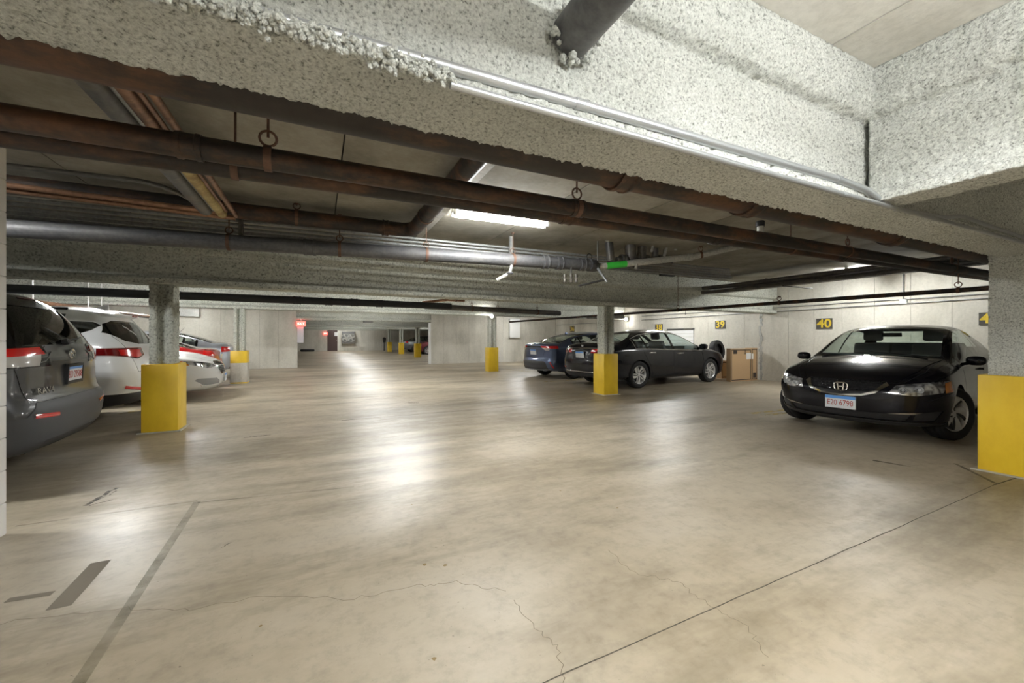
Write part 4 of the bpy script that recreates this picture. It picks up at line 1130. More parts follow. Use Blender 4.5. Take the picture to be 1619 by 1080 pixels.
# ---------------------------------------------------------------- black sedan facing the aisle (right)
def civic():
    P = paint('black_car_paint', (.006, .006, .009), rough=.25)
    sp = sedan(.877, 1.435, 2.27, -2.28, 1.335, .318, P, cowl=(1.08, .99), rf=(.06, 1.405), mid=(-.35, 1.435), rr=(-.95, 1.39), bl=(-1.78, 1.09),
               tail_end=[(-2.28, .93), (-2.2, 1.0), (-1.95, 1.06)], hood=[(1.35, .945), (1.7, .875), (2.0, .79), (2.15, .725), (2.27, .66)],
               belt=[(-2.28, .86), (-1.6, .93), (-.5, .90), (1.0, .845), (1.5, .81), (1.9, .735), (2.27, .60)], roofw=.68, railh=.055,
               nose=[(.18, .14), (.25, .07), (.34, .02), (.46, 0), (.58, .005), (.66, .04), (.74, .12)], tail=[(.25, .05), (.5, 0), (.8, .02), (1.05, .07)], Lf=.62, nf=2.25, hoodw=.74)
    c = Car('sedan_car', 'shiny black sedan parked nose out beside the nearest yellow pillar', sp)
    c.wheels()
    trim = c.part('window_trim', M['gloss_black']); wind = c.part('windscreen', M['glass']); back = c.part('rear_window', M['glass']); sg = c.part('side_window', M['glass']); sg2 = c.part('side_window', M['glass'])
    screens(c, wind, back, .075, .02, .03, trim=trim)
    for a, b, k, s0, s1 in ((-.28, .82, sg, .0, .0), (-1.25, -.36, sg2, .0, 0)): side_glass(c, a - .035, b + .05, trim, .02, .006); side_glass(c, a, b, k)
    qg = c.part('quarter_window', M['glass']); side_glass(c, .87, 1.10, trim, .02, .0); side_glass(c, .90, 1.05, qg, .03, .012)
    # hood as its own panel
    hood = c.part('hood', P); c.cut('top', [(1.03, -.68), (1.03, .68), (1.75, .64), (2.02, .52), (2.13, .25), (2.13, -.25), (2.02, -.52), (1.75, -.64)], hood, .3, only=(0,))
    # grille: chrome smile with black mesh above it
    chrome = c.part('grille_bar', M['chrome'], .006)
    for sgn in (1, -1):
        c.cut('front', [(0, .515), (sgn * .20, .533), (sgn * .20, .556), (0, .535)], chrome, .2)
        c.cut('front', [(sgn * .20, .533), (sgn * .32, .575), (sgn * .31, .602), (sgn * .20, .556)], chrome, .2)
        c.cut('front', [(sgn * .32, .575), (sgn * .42, .665), (sgn * .38, .70), (sgn * .31, .602)], chrome, .1)
    gr = c.part('grille', M['plastic'], -.012)
    c.cut('front', [(-.38, .70), (-.31, .602), (-.20, .556), (0, .535), (.20, .556), (.31, .602), (.38, .70), (.3, .706), (-.3, .706)], gr, .15)
    hl = c.part('headlight', M['lens']); hl2 = c.part('headlight', M['lens']); amb = c.part('corner_marker', M['amber']); amb2 = c.part('corner_marker', M['amber'])
    for sgn, k, ka in ((1, hl, amb), (-1, hl2, amb2)):
        c.cut('front', [(sgn * .42, .575), (sgn * .64, .560), (sgn * .82, .60), (sgn * .86, .735), (sgn * .70, .718), (sgn * .47, .675)], k, .02, only=(0, hood), xlim=1.70)
        c.cut('front', [(sgn * .835, .60), (sgn * .90, .62), (sgn * .90, .76), (sgn * .82, .71)], ka, -.4, only=(0, k), xlim=1.66)
    # lower grille and corner pockets
    low = c.part('lower_grille', M['plastic'], -.01); lc = c.part('bumper_strip', M['chrome'], .004)
    c.cut('front', [(-.55, .26), (.55, .26), (.60, .345), (-.60, .345)], low, .1)
    for sgn in (1, -1):
        c.cut('front', [(sgn * .60, .26), (sgn * .76, .28), (sgn * .82, .40), (sgn * .64, .37)], low, .02, xlim=1.8)
        c.cut('front', [(sgn * .20, .345), (sgn * .60, .372), (sgn * .70, .385), (sgn * .62, .350)], lc, .02)
    lip = c.part('front_lip', M['plastic']); c.cut('front', [(-.88, .15), (.88, .15), (.88, .25), (-.88, .25)], lip, -.05, xlim=1.66)
    c.finish()
    for k in (hl, hl2):
        lamp_backing(c, k, M['reflector'], .045); c.bowls(k, ((.535, .622, .036), (.655, .632, .042)))
    # honeycomb and emblem
    m = MB(); hx = .045
    for r in range(5):
        for q in range(-12, 13):
            y = (q + (.5 if r % 2 else 0)) * hx; z = .69 - r * .031
            if z < .545 + .13 * (abs(y) / .36) ** 1.7 + .012 or abs(y) > .36: continue
            p, n = c.hit('front', y, z, .000)
            if p is None: continue
            pts = [p + n * .003 + Vector((0, .021 * math.cos(a), .017 * math.sin(a))) for a in [i * math.pi / 3 for i in range(6)]]
            m.tube(pts + [pts[0]], .0035, 4, False)
    m.build('honeycomb', M['plastic'], c.objs[gr])['kind'] = 'stuff'
    p, n = c.hit('front', 0, .622, .014); e = MB()
    pts = [p + Vector((0, 0.066 * math.copysign(abs(math.cos(a)) ** .6, math.cos(a)) * (1 + .08 * math.sin(a)), .050 * math.copysign(abs(math.sin(a)) ** .6, math.sin(a)))) for a in [i * math.pi / 12 for i in range(24)]]
    e.tube(pts + [pts[0]], .006, 6, False)
    for sgn in (1, -1): e.bar(p + Vector((0, sgn * .022, -.040)), p + Vector((0, sgn * .032, .042)), .013, .013)
    e.bar(p + Vector((0, -.026, 0)), p + Vector((0, .026, 0)), .013, .012); e.build('emblem', M['chrome'], c.root, True, 0, .8)['kind'] = 'stuff'
    c.plate('front', .0, .435, 'E20 6798')
    # fittings
    c.running('twist', math.radians(-22))
    c.cabin(-1.3, .88, .42, .93, .70, (-.15, -1.0))
    c.door_mirror(.78, .89, 1, P, None, .78); c.door_mirror(.78, .89, -1, P, None, .78)
    for sgn in (1, -1):
        c.ribbon('top', [(2.05, sgn * .45), (1.75, sgn * .58), (1.1, sgn * .67)], .012, 'hood_crease', P, .0, None, .007)
    c.seams([('top', [(1.04, .68), (1.75, .645), (2.03, .52), (2.14, .25), (2.14, -.25), (2.03, -.52), (1.75, -.645), (1.04, -.68)]),
             ('left', [(.92, .86), (.98, .5), (.92, .26)]), ('left', [(-.32, .92), (-.32, .5), (-.36, .26)]), ('left', [(1.72, .60), (1.85, .58), (2.05, .50)])], .006)
    wp = MB()
    for y0, y1 in ((.55, -.05), (-.1, -.62)):
        a, _ = c.hit('top', 1.06, y0, .015); b, _ = c.hit('top', 1.00, y1, .02); wp.tube([a, b], .007, 6)
    wp.build('wiper', M['plastic'], c.root)
    for x, z in ((-.1, .80), (-1.1, .83)): c.handle('left', x, z, P)
    m_ = MB(); m_.bar((.20, 0, 1.30), (.18, 0, 1.25), .22, .03, (1, 0, 0)); m_.build('rear_view_mirror', M['interior'], c.root)
    return c
def chrome_loop(c, views, poly, wd=.014, mat=None, name='window_surround', off=.001):
    for v in views: c.ribbon(v, poly, wd, name, mat or M['chrome'], off, None, .006, .06, True)
def badge_ring(c, view, u, z, a, b, parent=None, inner=True):
    p, n = c.hit(view, u, z, .008)
    e = MB()
    def el(ra, rb, off=(0, 0)):
        pts = [p + Vector((0, ra * math.cos(t) + off[0], rb * math.sin(t) + off[1])) for t in [i * math.pi / 10 for i in range(20)]]
        e.tube(pts + [pts[0]], .0045, 6, False)
    el(a, b)
    if inner: el(a * .33, b * .95); el(a * .72, b * .36, (0, b * .45))
    e.build('emblem', M['chrome'], c.root, True)['kind'] = 'stuff'

# ---------------------------------------------------------------- black sedan, tail to the aisle
def accord():
    P = paint('black_pearl_paint', (.007, .007, .011), rough=.22)
    sp = sedan(.925, 1.465, 2.36, -2.53, 1.3875, .330, P, cowl=(1.18, 1.03), rf=(.18, 1.435), mid=(-.25, 1.465), rr=(-1.0, 1.41), bl=(-1.98, 1.13),
               tail_end=[(-2.53, .97), (-2.45, 1.05), (-2.25, 1.11)], hood=[(1.5, .975), (1.85, .91), (2.1, .84), (2.25, .77), (2.36, .68)],
               belt=[(-2.53, .90), (-1.7, .965), (-.5, .94), (1.0, .895), (1.5, .86), (1.95, .80), (2.36, .62)], roofw=.61, Lr=.34, nr=2.6, rim=.66,
               nose=[(.2, .10), (.45, 0), (.66, .02), (.8, .12)], tail=[(.25, .07), (.42, .01), (.6, 0), (.8, .03), (1.0, .06), (1.1, .10)])
    c = Car('sedan_car', 'black sedan with chrome window surrounds parked behind the yellow pillar, tail to the aisle', sp)
    c.wheels()
    trim = c.part('window_trim', M['gloss_black']); wind = c.part('windscreen', M['glass']); back = c.part('rear_window', M['glass']); fg = c.part('front_side_window', M['glass']); rg = c.part('rear_side_window', M['glass'])
    fd = c.part('front_door', P); rd = c.part('rear_door', P)
    c.mirror_cut([(-.14, .30), (1.00, .30), (1.08, .55), (1.02, .90), (-.14, .945)], fd, .2)
    c.mirror_cut([(-.98, .50), (-.9, .32), (-.14, .30), (-.14, .945), (-1.25, .955), (-1.2, .8)], rd, .2)
    screens(c, wind, back, .075, .02, .03, blw=.08, trim=trim)
    loops = []
    Q = side_glass(c, -1.50, 1.06, trim, .022, .004, n=14); loops.append(Q)
    side_glass(c, -.09, .97, fg, .045, .022); side_glass(c, -1.08, -.19, rg, .045, .022)
    qg = c.part('quarter_window', M['glass']); side_glass(c, -1.42, -1.14, qg, .045, .022)
    tl = c.part('taillight', M['red_dark'], .004); tl2 = c.part('taillight_inner', M['red_lens'], .004)
    for sgn in (1, -1):
        c.cut('rear', [(sgn * .50, .86), (sgn * .95, .80), (sgn * .95, .97), (sgn * .56, .965)], tl, .02, xlim=-2.22)
        c.cut('rear', [(sgn * .36, .865), (sgn * .50, .86), (sgn * .56, .965), (sgn * .38, .955)], tl2, .1)
    bar = c.part('trunk_trim', M['chrome'], .006); c.cut('rear', [(-.56, .965), (.56, .965), (.56, .99), (-.56, .99)], bar, .1)
    low = c.part('bumper_lower', M['plastic']); c.cut('rear', [(-.7, .22), (.7, .22), (.66, .36), (-.66, .36)], low, -.2, xlim=-2.2)
    c.finish()
    for v in ('left', 'right'): chrome_loop(c, (v,), loops[0], .016)
    c.plate('rear', 0, .815, None, -.15); p, n = c.hit('rear', 0, .985, .01)
    e = MB(); q, n = c.hit('rear', 0, 1.02, .008)
    for sgn in (1, -1): e.bar(q + Vector((0, sgn * .020, -.032)), q + Vector((0, sgn * .028, .034)), .012, .012)
    e.bar(q + Vector((0, -.022, 0)), q + Vector((0, .022, 0)), .012, .01); e.build('emblem', M['chrome'], c.root)['kind'] = 'stuff'
    c.ribbon('rear', [(-.6, .395), (.6, .395)], .02, 'bumper_strip', M['chrome'], .0, None, .006)
    for sgn in (1, -1): c.ribbon('rear', [(sgn * .62, .47), (sgn * .76, .49)], .03, 'bumper_reflector', M['red_lens'], .002, None, .004)
    c.running('blade'); c.cabin(-1.3, 1.0, .43, .97, .74, (.0, -.95))
    for v, sgn in (('right', -1), ('left', 1)):
        c.door_mirror(.93, .95, sgn, P); c.handle(v, .10, .83, M['chrome']); c.handle(v, -.95, .86, M['chrome'])
        c.seams([(v, [(1.02, .89), (1.08, .55), (1.0, .27)]), (v, [(-.14, .93), (-.14, .55), (-.18, .27)]), (v, [(-1.26, .94), (-1.2, .8), (-.98, .5), (-.9, .28)])])
        c.ribbon(v, [(1.0, .285), (-.85, .285)], .014, 'sill_trim', P, 0., None, .01)
    c.seams([('rear', [(-.60, 1.0), (-.56, .80), (-.5, .68), (.5, .68), (.56, .80), (.60, 1.0)])])
    return c

# ---------------------------------------------------------------- blue grey sedan
def corolla():
    P = paint('blue_grey_paint', (.075, .10, .175), rough=.35, metal=.55)
    sp = sedan(.89, 1.435, 2.28, -2.35, 1.35, .322, P, cowl=(1.2, 1.0), rf=(.22, 1.405), mid=(-.2, 1.435), rr=(-.95, 1.38), bl=(-1.90, 1.11),
               tail_end=[(-2.35, 1.0), (-2.28, 1.06), (-2.1, 1.09)], hood=[(1.5, .95), (1.85, .88), (2.1, .80), (2.28, .66)],
               belt=[(-2.35, .90), (-1.7, .96), (-.5, .93), (1.0, .87), (1.5, .83), (1.95, .77), (2.28, .6)], roofw=.61, Lr=.36, nr=2.5, rim=.66,
               tail=[(.2, .06), (.35, .0), (.5, .0), (.62, .05), (.8, .05), (.95, .03), (1.08, .0)])
    c = Car('sedan_car', 'blue grey sedan with red tail lamps parked beyond the black sedan by number 36', sp)
    c.wheels()
    trim = c.part('window_trim', M['gloss_black']); wind = c.part('windscreen', M['glass']); back = c.part('rear_window', M['glass']); fg = c.part('front_side_window', M['glass']); rg = c.part('rear_side_window', M['glass']); qg = c.part('quarter_window', M['glass'])
    screens(c, wind, back, .075, .02, .03, blw=.08, trim=trim)
    side_glass(c, -1.42, 1.08, trim, .03, .006, n=14); side_glass(c, -.06, .98, fg, .045, .02); side_glass(c, -1.05, -.14, rg, .045, .02); side_glass(c, -1.36, -1.11, qg, .045, .02)
    tl = c.part('taillight', M['red_lens'], .006); tw = c.part('reverse_lamp', M['clear_lens'], .004); bk = c.part('trunk_strip', M['gloss_black'], .003)
    c.cut('rear', [(-.42, .945), (.42, .945), (.42, .985), (-.42, .985)], bk, .1)
    for sgn in (1, -1):
        c.cut('rear', [(sgn * .40, .945), (sgn * .95, .90), (sgn * .95, .985), (sgn * .38, .99)], tl, .02, xlim=-1.98)
        c.cut('rear', [(sgn * .42, .945), (sgn * .56, .86), (sgn * .68, .85), (sgn * .72, .925)], tw, .02)
    low = c.part('bumper_lower', M['plastic']); c.cut('rear', [(-.72, .20), (.72, .20), (.60, .50), (.52, .54), (-.52, .54), (-.60, .50)], low, -.2, xlim=-2.0)
    c.finish()
    c.plate('rear', 0, .80, None, -.1); badge_ring(c, 'rear', 0, 1.02, .05, .034)
    for sgn in (1, -1): c.ribbon('rear', [(sgn * .80, .34), (sgn * .74, .52)], .035, 'bumper_reflector', M['red_lens'], .002, None, .004)
    c.ribbon('rear', [(-.72, .29), (-.4, .27), (.4, .27), (.72, .29)], .02, 'bumper_strip', M['grey'], 0., None, .006)
    f_ = MB(); p, n = c.hit('top', -1.0, 0, 0); f_.add([p + Vector((.09, 0, -.01)), p + Vector((-.09, .03, -.01)), p + Vector((-.09, -.03, -.01)), p + Vector((-.08, 0, .06))], [(0, 1, 3), (0, 3, 2), (1, 2, 3), (0, 2, 1)]); f_.build('roof_fin', P, c.root)
    c.running('twist'); c.cabin(-1.25, 1.0, .42, .95, .70, (.0, -.95))
    for v, sgn in (('right', -1), ('left', 1)):
        c.door_mirror(.93, .93, sgn, P); c.handle(v, .1, .82, P); c.handle(v, -.95, .85, P)
        c.seams([(v, [(1.02, .86), (1.06, .5), (1.0, .26)]), (v, [(-.1, .91), (-.1, .5), (-.14, .26)]), (v, [(-1.2, .93), (-1.12, .7), (-.9, .3)])])
    c.seams([('rear', [(-.62, 1.0), (-.52, .82), (-.46, .66), (.46, .66), (.52, .82), (.62, 1.0)])])
    return c

# ---------------------------------------------------------------- generic sedan seen only from behind or far off
def plain_sedan(name, label, P, W=.89, H=1.44, style='multi', lamp='red_lens', rear_lamps=((.50, .82), (.95, .80), (.95, .98), (.55, .95)), side_lamp=((-2.36, .83), (-2.05, .93), (-2.12, .97), (-2.36, .98)), antenna=False, zs=1.):
    sp = sedan(W, H, 2.26, -2.28, 1.35, .318, P, cowl=(1.22, 1.0), rf=(.25, H - .03), mid=(-.2, H), rr=(-.9, H - .055), bl=(-1.82, 1.11),
               tail_end=[(-2.28, .98), (-2.2, 1.05), (-2.05, 1.085)], hood=[(1.5, .94), (1.85, .87), (2.1, .78), (2.26, .66)],
               belt=[(-2.28, .90), (-1.7, .95), (-.5, .92), (1.0, .87), (1.5, .83), (1.95, .77), (2.26, .6)], roofw=.61, Lr=.36)
    if zs != 1.:
        for k in ('zt', 'ze', 'zbelt'): sp[k] = [(x, z * zs) for x, z in sp[k]]
        for k in ('cowl', 'rf', 'rr', 'bl'): sp[k] = (sp[k][0], sp[k][1] * zs)
    c = Car(name, label, sp); c.wheels()
    trim = c.part('window_trim', M['gloss_black']); wind = c.part('windscreen', M['glass']); back = c.part('rear_window', M['glass']); fg = c.part('front_side_window', M['glass']); rg = c.part('rear_side_window', M['glass']); qg = c.part('quarter_window', M['glass'])
    screens(c, wind, back, .075, .02, .03, blw=.08, trim=trim)
    side_glass(c, -1.42, 1.08, trim, .03, .006, n=14); side_glass(c, -.06, .98, fg, .045, .02); side_glass(c, -1.05, -.14, rg, .045, .02); side_glass(c, -1.36, -1.11, qg, .045, .02)
    tl = c.part('taillight', M[lamp], .005); hl = c.part('headlight', M['lens'])
    for sgn in (1, -1):
        c.cut('rear', [(sgn * y, z) for y, z in rear_lamps], tl, .02, xlim=-2.0)
        c.cut('front', [(sgn * .52, .62), (sgn * .86, .62), (sgn * .86, .74), (sgn * .6, .70)], hl, .02, xlim=1.8)
    low = c.part('bumper_lower', M['plastic']); c.cut('rear', [(-.6, .2), (.6, .2), (.56, .36), (-.56, .36)], low, -.2, xlim=-2.0)
    gr = c.part('grille', M['plastic']); c.cut('front', [(-.45, .58), (.45, .58), (.5, .69), (-.5, .69)], gr, .1)
    c.finish(); lamp_backing(c, hl, M['reflector'], .04)
    c.plate('rear', 0, .78, None, -.1); c.running(style); c.cabin(-1.2, 1.0, .42, .95, .70, (.0, -.95))
    for v, sgn in (('right', -1), ('left', 1)):
        c.door_mirror(.93, .93, sgn, P); c.handle(v, .1, .82, P); c.handle(v, -.95, .85, P)
        c.seams([(v, [(1.02, .86), (1.06, .5), (1.0, .26)]), (v, [(-.1, .91), (-.1, .5), (-.14, .26)]), (v, [(-1.2, .93), (-1.12, .7), (-.9, .3)])])
    if antenna:
        p, n = c.hit('top', -.85, 0, 0); MB().tube([p, p + Vector((-.14, 0, .16))], .004, 6).build('antenna', M['black'], c.root)
        MB().lathe(p, (0, 0, 1), [(-.01, .03), (.012, .022), (.02, 0)], 10).build('antenna_base', M['black'], c.root)
    return c

# ---------------------------------------------------------------- white sedan, nose to the aisle
def sonata():
    P = paint('white_pearl_paint', (.74, .74, .72), rough=.3)
    sp = sedan(.9325, 1.475, 2.37, -2.48, 1.4025, .33, P, cowl=(1.2, 1.02), rf=(.2, 1.445), mid=(-.25, 1.475), rr=(-1.0, 1.42), bl=(-1.95, 1.13),
               tail_end=[(-2.48, 1.0), (-2.4, 1.07), (-2.2, 1.10)], hood=[(1.5, .97), (1.85, .915), (2.1, .855), (2.25, .80), (2.37, .72)],
               belt=[(-2.48, .90), (-1.7, .96), (-.5, .93), (1.0, .89), (1.5, .86), (1.95, .81), (2.37, .66)], roofw=.61, Lf=.6, nf=2.2,
               nose=[(.2, .12), (.3, .03), (.45, 0), (.6, .02), (.72, .06), (.85, .14)])
    c = Car('sedan_car', 'white sedan backed in with chrome grille facing the aisle, between the left pillars', sp); c.wheels()
    trim = c.part('window_trim', M['gloss_black']); wind = c.part('windscreen', M['glass']); back = c.part('rear_window', M['glass']); fg = c.part('front_side_window', M['glass']); rg = c.part('rear_side_window', M['glass'])
    screens(c, wind, back, .075, .02, .03, blw=.08, trim=trim)
    side_glass(c, -1.45, 1.08, trim, .03, .006, n=14); side_glass(c, -.06, .98, fg, .045, .02); side_glass(c, -1.1, -.14, rg, .045, .02)
    fr = c.part('grille_surround', M['chrome'], .006); gr = c.part('grille', M['plastic'], -.008)
    c.cut('front', [(-.28, .47), (.28, .47), (.40, .60), (.44, .71), (.36, .755), (-.36, .755), (-.44, .71), (-.40, .60)], fr, .05)
    c.cut('front', [(-.25, .50), (.25, .50), (.36, .61), (.39, .70), (.33, .73), (-.33, .73), (-.39, .70), (-.36, .61)], gr, .05)
    hl = c.part('headlight', M['lens']); am = c.part('corner_marker', M['amber'])
    fog = c.part('fog_surround', M['grey'], -.006); chb = c.part('fog_trim', M['chrome'], .005)
    for sgn in (1, -1):
        c.cut('front', [(sgn * .46, .66), (sgn * .70, .63), (sgn * .90, .72), (sgn * .92, .80), (sgn * .74, .76), (sgn * .5, .72)], hl, -.1, xlim=1.72)
        c.cut('front', [(sgn * .885, .70), (sgn * .96, .72), (sgn * .96, .84), (sgn * .89, .79)], am, -.5, xlim=1.68)
        c.cut('front', [(sgn * .34, .30), (sgn * .74, .30), (sgn * .86, .40), (sgn * .84, .44), (sgn * .5, .42), (sgn * .36, .36)], fog, -.1, xlim=1.9)
        c.cut('front', [(sgn * .34, .28), (sgn * .76, .28), (sgn * .86, .40), (sgn * .74, .315), (sgn * .34, .31)][:3] + [(sgn * .74, .312), (sgn * .34, .30)], chb, -.1, xlim=1.9)
    c.finish(); lamp_backing(c, hl, M['reflector'], .04); c.bowls(hl, ((.60, .69, .03), (.72, .70, .035)))
    for k in range(6):
        z = .525 + k * .036; y = .24 + .15 * min(1, (z - .5) / .14)
        c.ribbon('front', [(-y, z), (0, z - .012), (y, z)], .016, 'grille_slat', M['chrome'], .002, None, .008)
    c.plate('front', 0, .40, None); c.running('multi'); c.cabin(-1.3, 1.0, .43, .96, .74, (.0, -.95))
    for v, sgn in (('right', -1), ('left', 1)):
        c.door_mirror(.93, .95, sgn, P); c.seams([(v, [(1.05, .88), (1.1, .5), (1.0, .27)])])
    c.seams([('top', [(1.24, .72), (1.8, .70), (2.1, .55), (2.2, .40)]), ('top', [(1.24, -.72), (1.8, -.70), (2.1, -.55), (2.2, -.40)])])
    return c

# ---------------------------------------------------------------- suvs
def suv(W, H, xf, xr, wb2, R, P, tail, belt, Lr=.30, nr=2.8, roofw=.66, **kw):
    d = sedan(W, H, xf, xr, wb2, R, P, cowl=(1.25, 1.12), rf=(.35, H - .04), mid=(-.3, H), rr=(-1.2, H - .015), bl=(xr + .25, H - .06),
              tail_end=[(xr, H - .12), (xr + .08, H - .085)], hood=[(1.5, 1.06), (1.9, 1.0), (xf - .15, .92), (xf, .82)], belt=belt, roofw=roofw, zm=.66, sill=.24, Lr=Lr, nr=nr, **kw)
    d['wr'] = [(xr, W * (roofw - .03)), (xr + .5, W * roofw), (0, W * (roofw + .02)), (.35, W * (roofw + .01)), (.8, W * .76), (1.25, W * .83), (xf - .35, W * .8), (xf, W * .7)]
    d['ze'] = [(x, max(pchip(d['zt'], x) - .075, pchip(belt, x) + .012)) for x in (xr, xr + .3, -1.2, -.3, .35, .6, .8, 1.05, 1.25, 1.5, 1.9, xf)]
    d['tail'] = tail; d['tail_x0'] = xr + .8; d['zm'] = [(xr, .66), (xf, .64)]; d['cat'] = 'suv'
    d['nose'] = [(.2, .12), (.45, 0), (.7, .01), (.95, .10)]
    return d
def rav4():
    P = paint('dark_grey_metallic', (.075, .075, .078), rough=.36, metal=.6)
    sp = suv(.9275, 1.685, 2.27, -2.33, 1.345, .355, P, [(.25, .12), (.4, .02), (.55, 0), (.68, .01), (.75, .06), (1.05, .07), (1.15, .10), (1.35, .20), (1.55, .33), (1.7, .42)],
             [(-2.33, 1.10), (-1.3, 1.07), (0, 1.04), (1.2, 1.0), (1.9, .90), (2.27, .76)], roofw=.70, Lr=.24, nr=3.0, shelf=.02)
    c = Car('suv_car', 'dark grey suv with its tail to the aisle at the left edge', sp); c.wheels()
    spl = c.part('roof_spoiler', M['gloss_black'], .004); c.cut('rear', [(-.60, 1.50), (.60, 1.50), (.58, 1.70), (-.58, 1.70)], spl, .0)
    pil = c.part('rear_pillar_trim', M['gloss_black']); 
    c.mirror_cut([(-2.28, 1.15), (-1.75, 1.15), (-1.35, 1.58), (-1.95, 1.60)], pil, .2)
    gl = c.part('tailgate_window', M['glass_dark']); c.cut('rear', [(-.70, 1.165), (.70, 1.165), (.64, 1.36), (.57, 1.50), (-.57, 1.50), (-.64, 1.36)], gl, .05)
    c.cut('rear', [(-.60, 1.495), (.60, 1.495), (.58, 1.70), (-.58, 1.70)], spl, .0)
    sgp = c.part('side_window', M['glass_dark']); side_glass(c, -.2, .98, sgp, .05, .02); side_glass(c, -1.2, -.3, sgp, .05, .02)
    wind = c.part('windscreen', M['glass']); screens(c, wind, None, .08)
    red = c.part('taillight', M['red_lens'], .012); clr = c.part('taillight_lower', M['clear_lens'], .010); blk = c.part('taillight_frame', M['gloss_black'], .006)
    for sgn in (1, -1):
        c.cut('rear', [(sgn * .40, .985), (sgn * .95, .985), (sgn * .95, 1.16), (sgn * .45, 1.16)], blk, .0, xlim=-2.12)
        c.cut('rear', [(sgn * .47, 1.085), (sgn * .95, 1.07), (sgn * .95, 1.13), (sgn * .50, 1.145)], red, .0, xlim=-2.0)
        c.cut('rear', [(sgn * .56, .995), (sgn * .90, .995), (sgn * .92, 1.07), (sgn * .52, 1.085)], clr, .0, xlim=-2.08)
    clad = c.part('bumper_cladding', M['grey_plastic'], .004)
    c.cut('rear', [(-.95, .2), (.95, .2), (.95, .60), (.78, .60), (.62, .68), (-.62, .68), (-.78, .60), (-.95, .60)][:4] + [(-.95, .60)], clad, -.3, xlim=-1.72)
    c.cut('rear', [(-.78, .60), (.78, .60), (.66, .70), (-.66, .70)], clad, -.1)
    blkl = c.part('bumper_lower', M['plastic']); c.cut('rear', [(-.6, .2), (.6, .2), (.55, .38), (-.55, .38)], blkl, -.3, xlim=-1.9)
    gate = c.part('tailgate', P); c.cut('rear', [(-.72, .70), (.72, .70), (.78, .985), (.40, 1.155), (-.40, 1.155), (-.78, .985)], gate, .1, only=(0,))
    c.finish()
    o = c.plate('rear', 0, .895, 'BD 29588', -.05, M['black'])
    badge_ring(c, 'rear', 0, 1.075, .062, .044)
    c.surf_text('rear', .52, .785, 'RAV4', .075, M['chrome'], 1.25)
    for sgn in (1, -1):
        c.ribbon('rear', [(sgn * .44, .575), (sgn * .72, .60)], .035, 'bumper_reflector', M['red_lens'], .004, None, .006)
        q, n = c.hit('rear', sgn * .52, .34, 0.); q = q + Vector((.16, 0, -.03)); MB().lathe(q, (-1, 0, 0), [(-.1, .04), (.05, .042), (.055, .036), (-.08, .034)], 16).build('exhaust_tip', M['chrome'], c.root, True)
        c.seams([('rear', [(sgn * .40, 1.155), (sgn * .78, .985), (sgn * .72, .71)])])
        c.ribbon('rear', [(sgn * .36, 1.10), (sgn * .47, 1.03), (sgn * .74, .99)], .012, 'tailgate_crease', P, 0, None, .008)
    c.ribbon('rear', [(-.36, 1.02), (.36, 1.02)], .012, 'tailgate_crease', P, 0, None, .008)
    c.seams([('rear', [(-.66, .70), (.66, .70)])])
    a, _ = c.hit('rear', .05, 1.18, .03); b, _ = c.hit('rear', -.35, 1.22, .02); MB().tube([a, b], [.016, .006], 8).build('rear_wiper', M['plastic'], c.root)
    MB().lathe(a, (-1, 0, .3), [(-.03, .03), (.01, .028), (.015, 0)], 12).build('wiper_hub', M['plastic'], c.root, True)
    c.ribbon('rear', [(-.16, 1.57), (.16, 1.57)], .02, 'brake_light', M['red_dark'], .006, None, .004)
    for sgn in (1, -1): c.ribbon('top', [(-1.7, sgn * .56), (.2, sgn * .58)], .035, 'roof_rail', M['black'], .0, None, .03)
    c.running('multi'); c.cabin(-1.9, 1.0, .5, 1.12, .72, (.0, -.95))
    return c
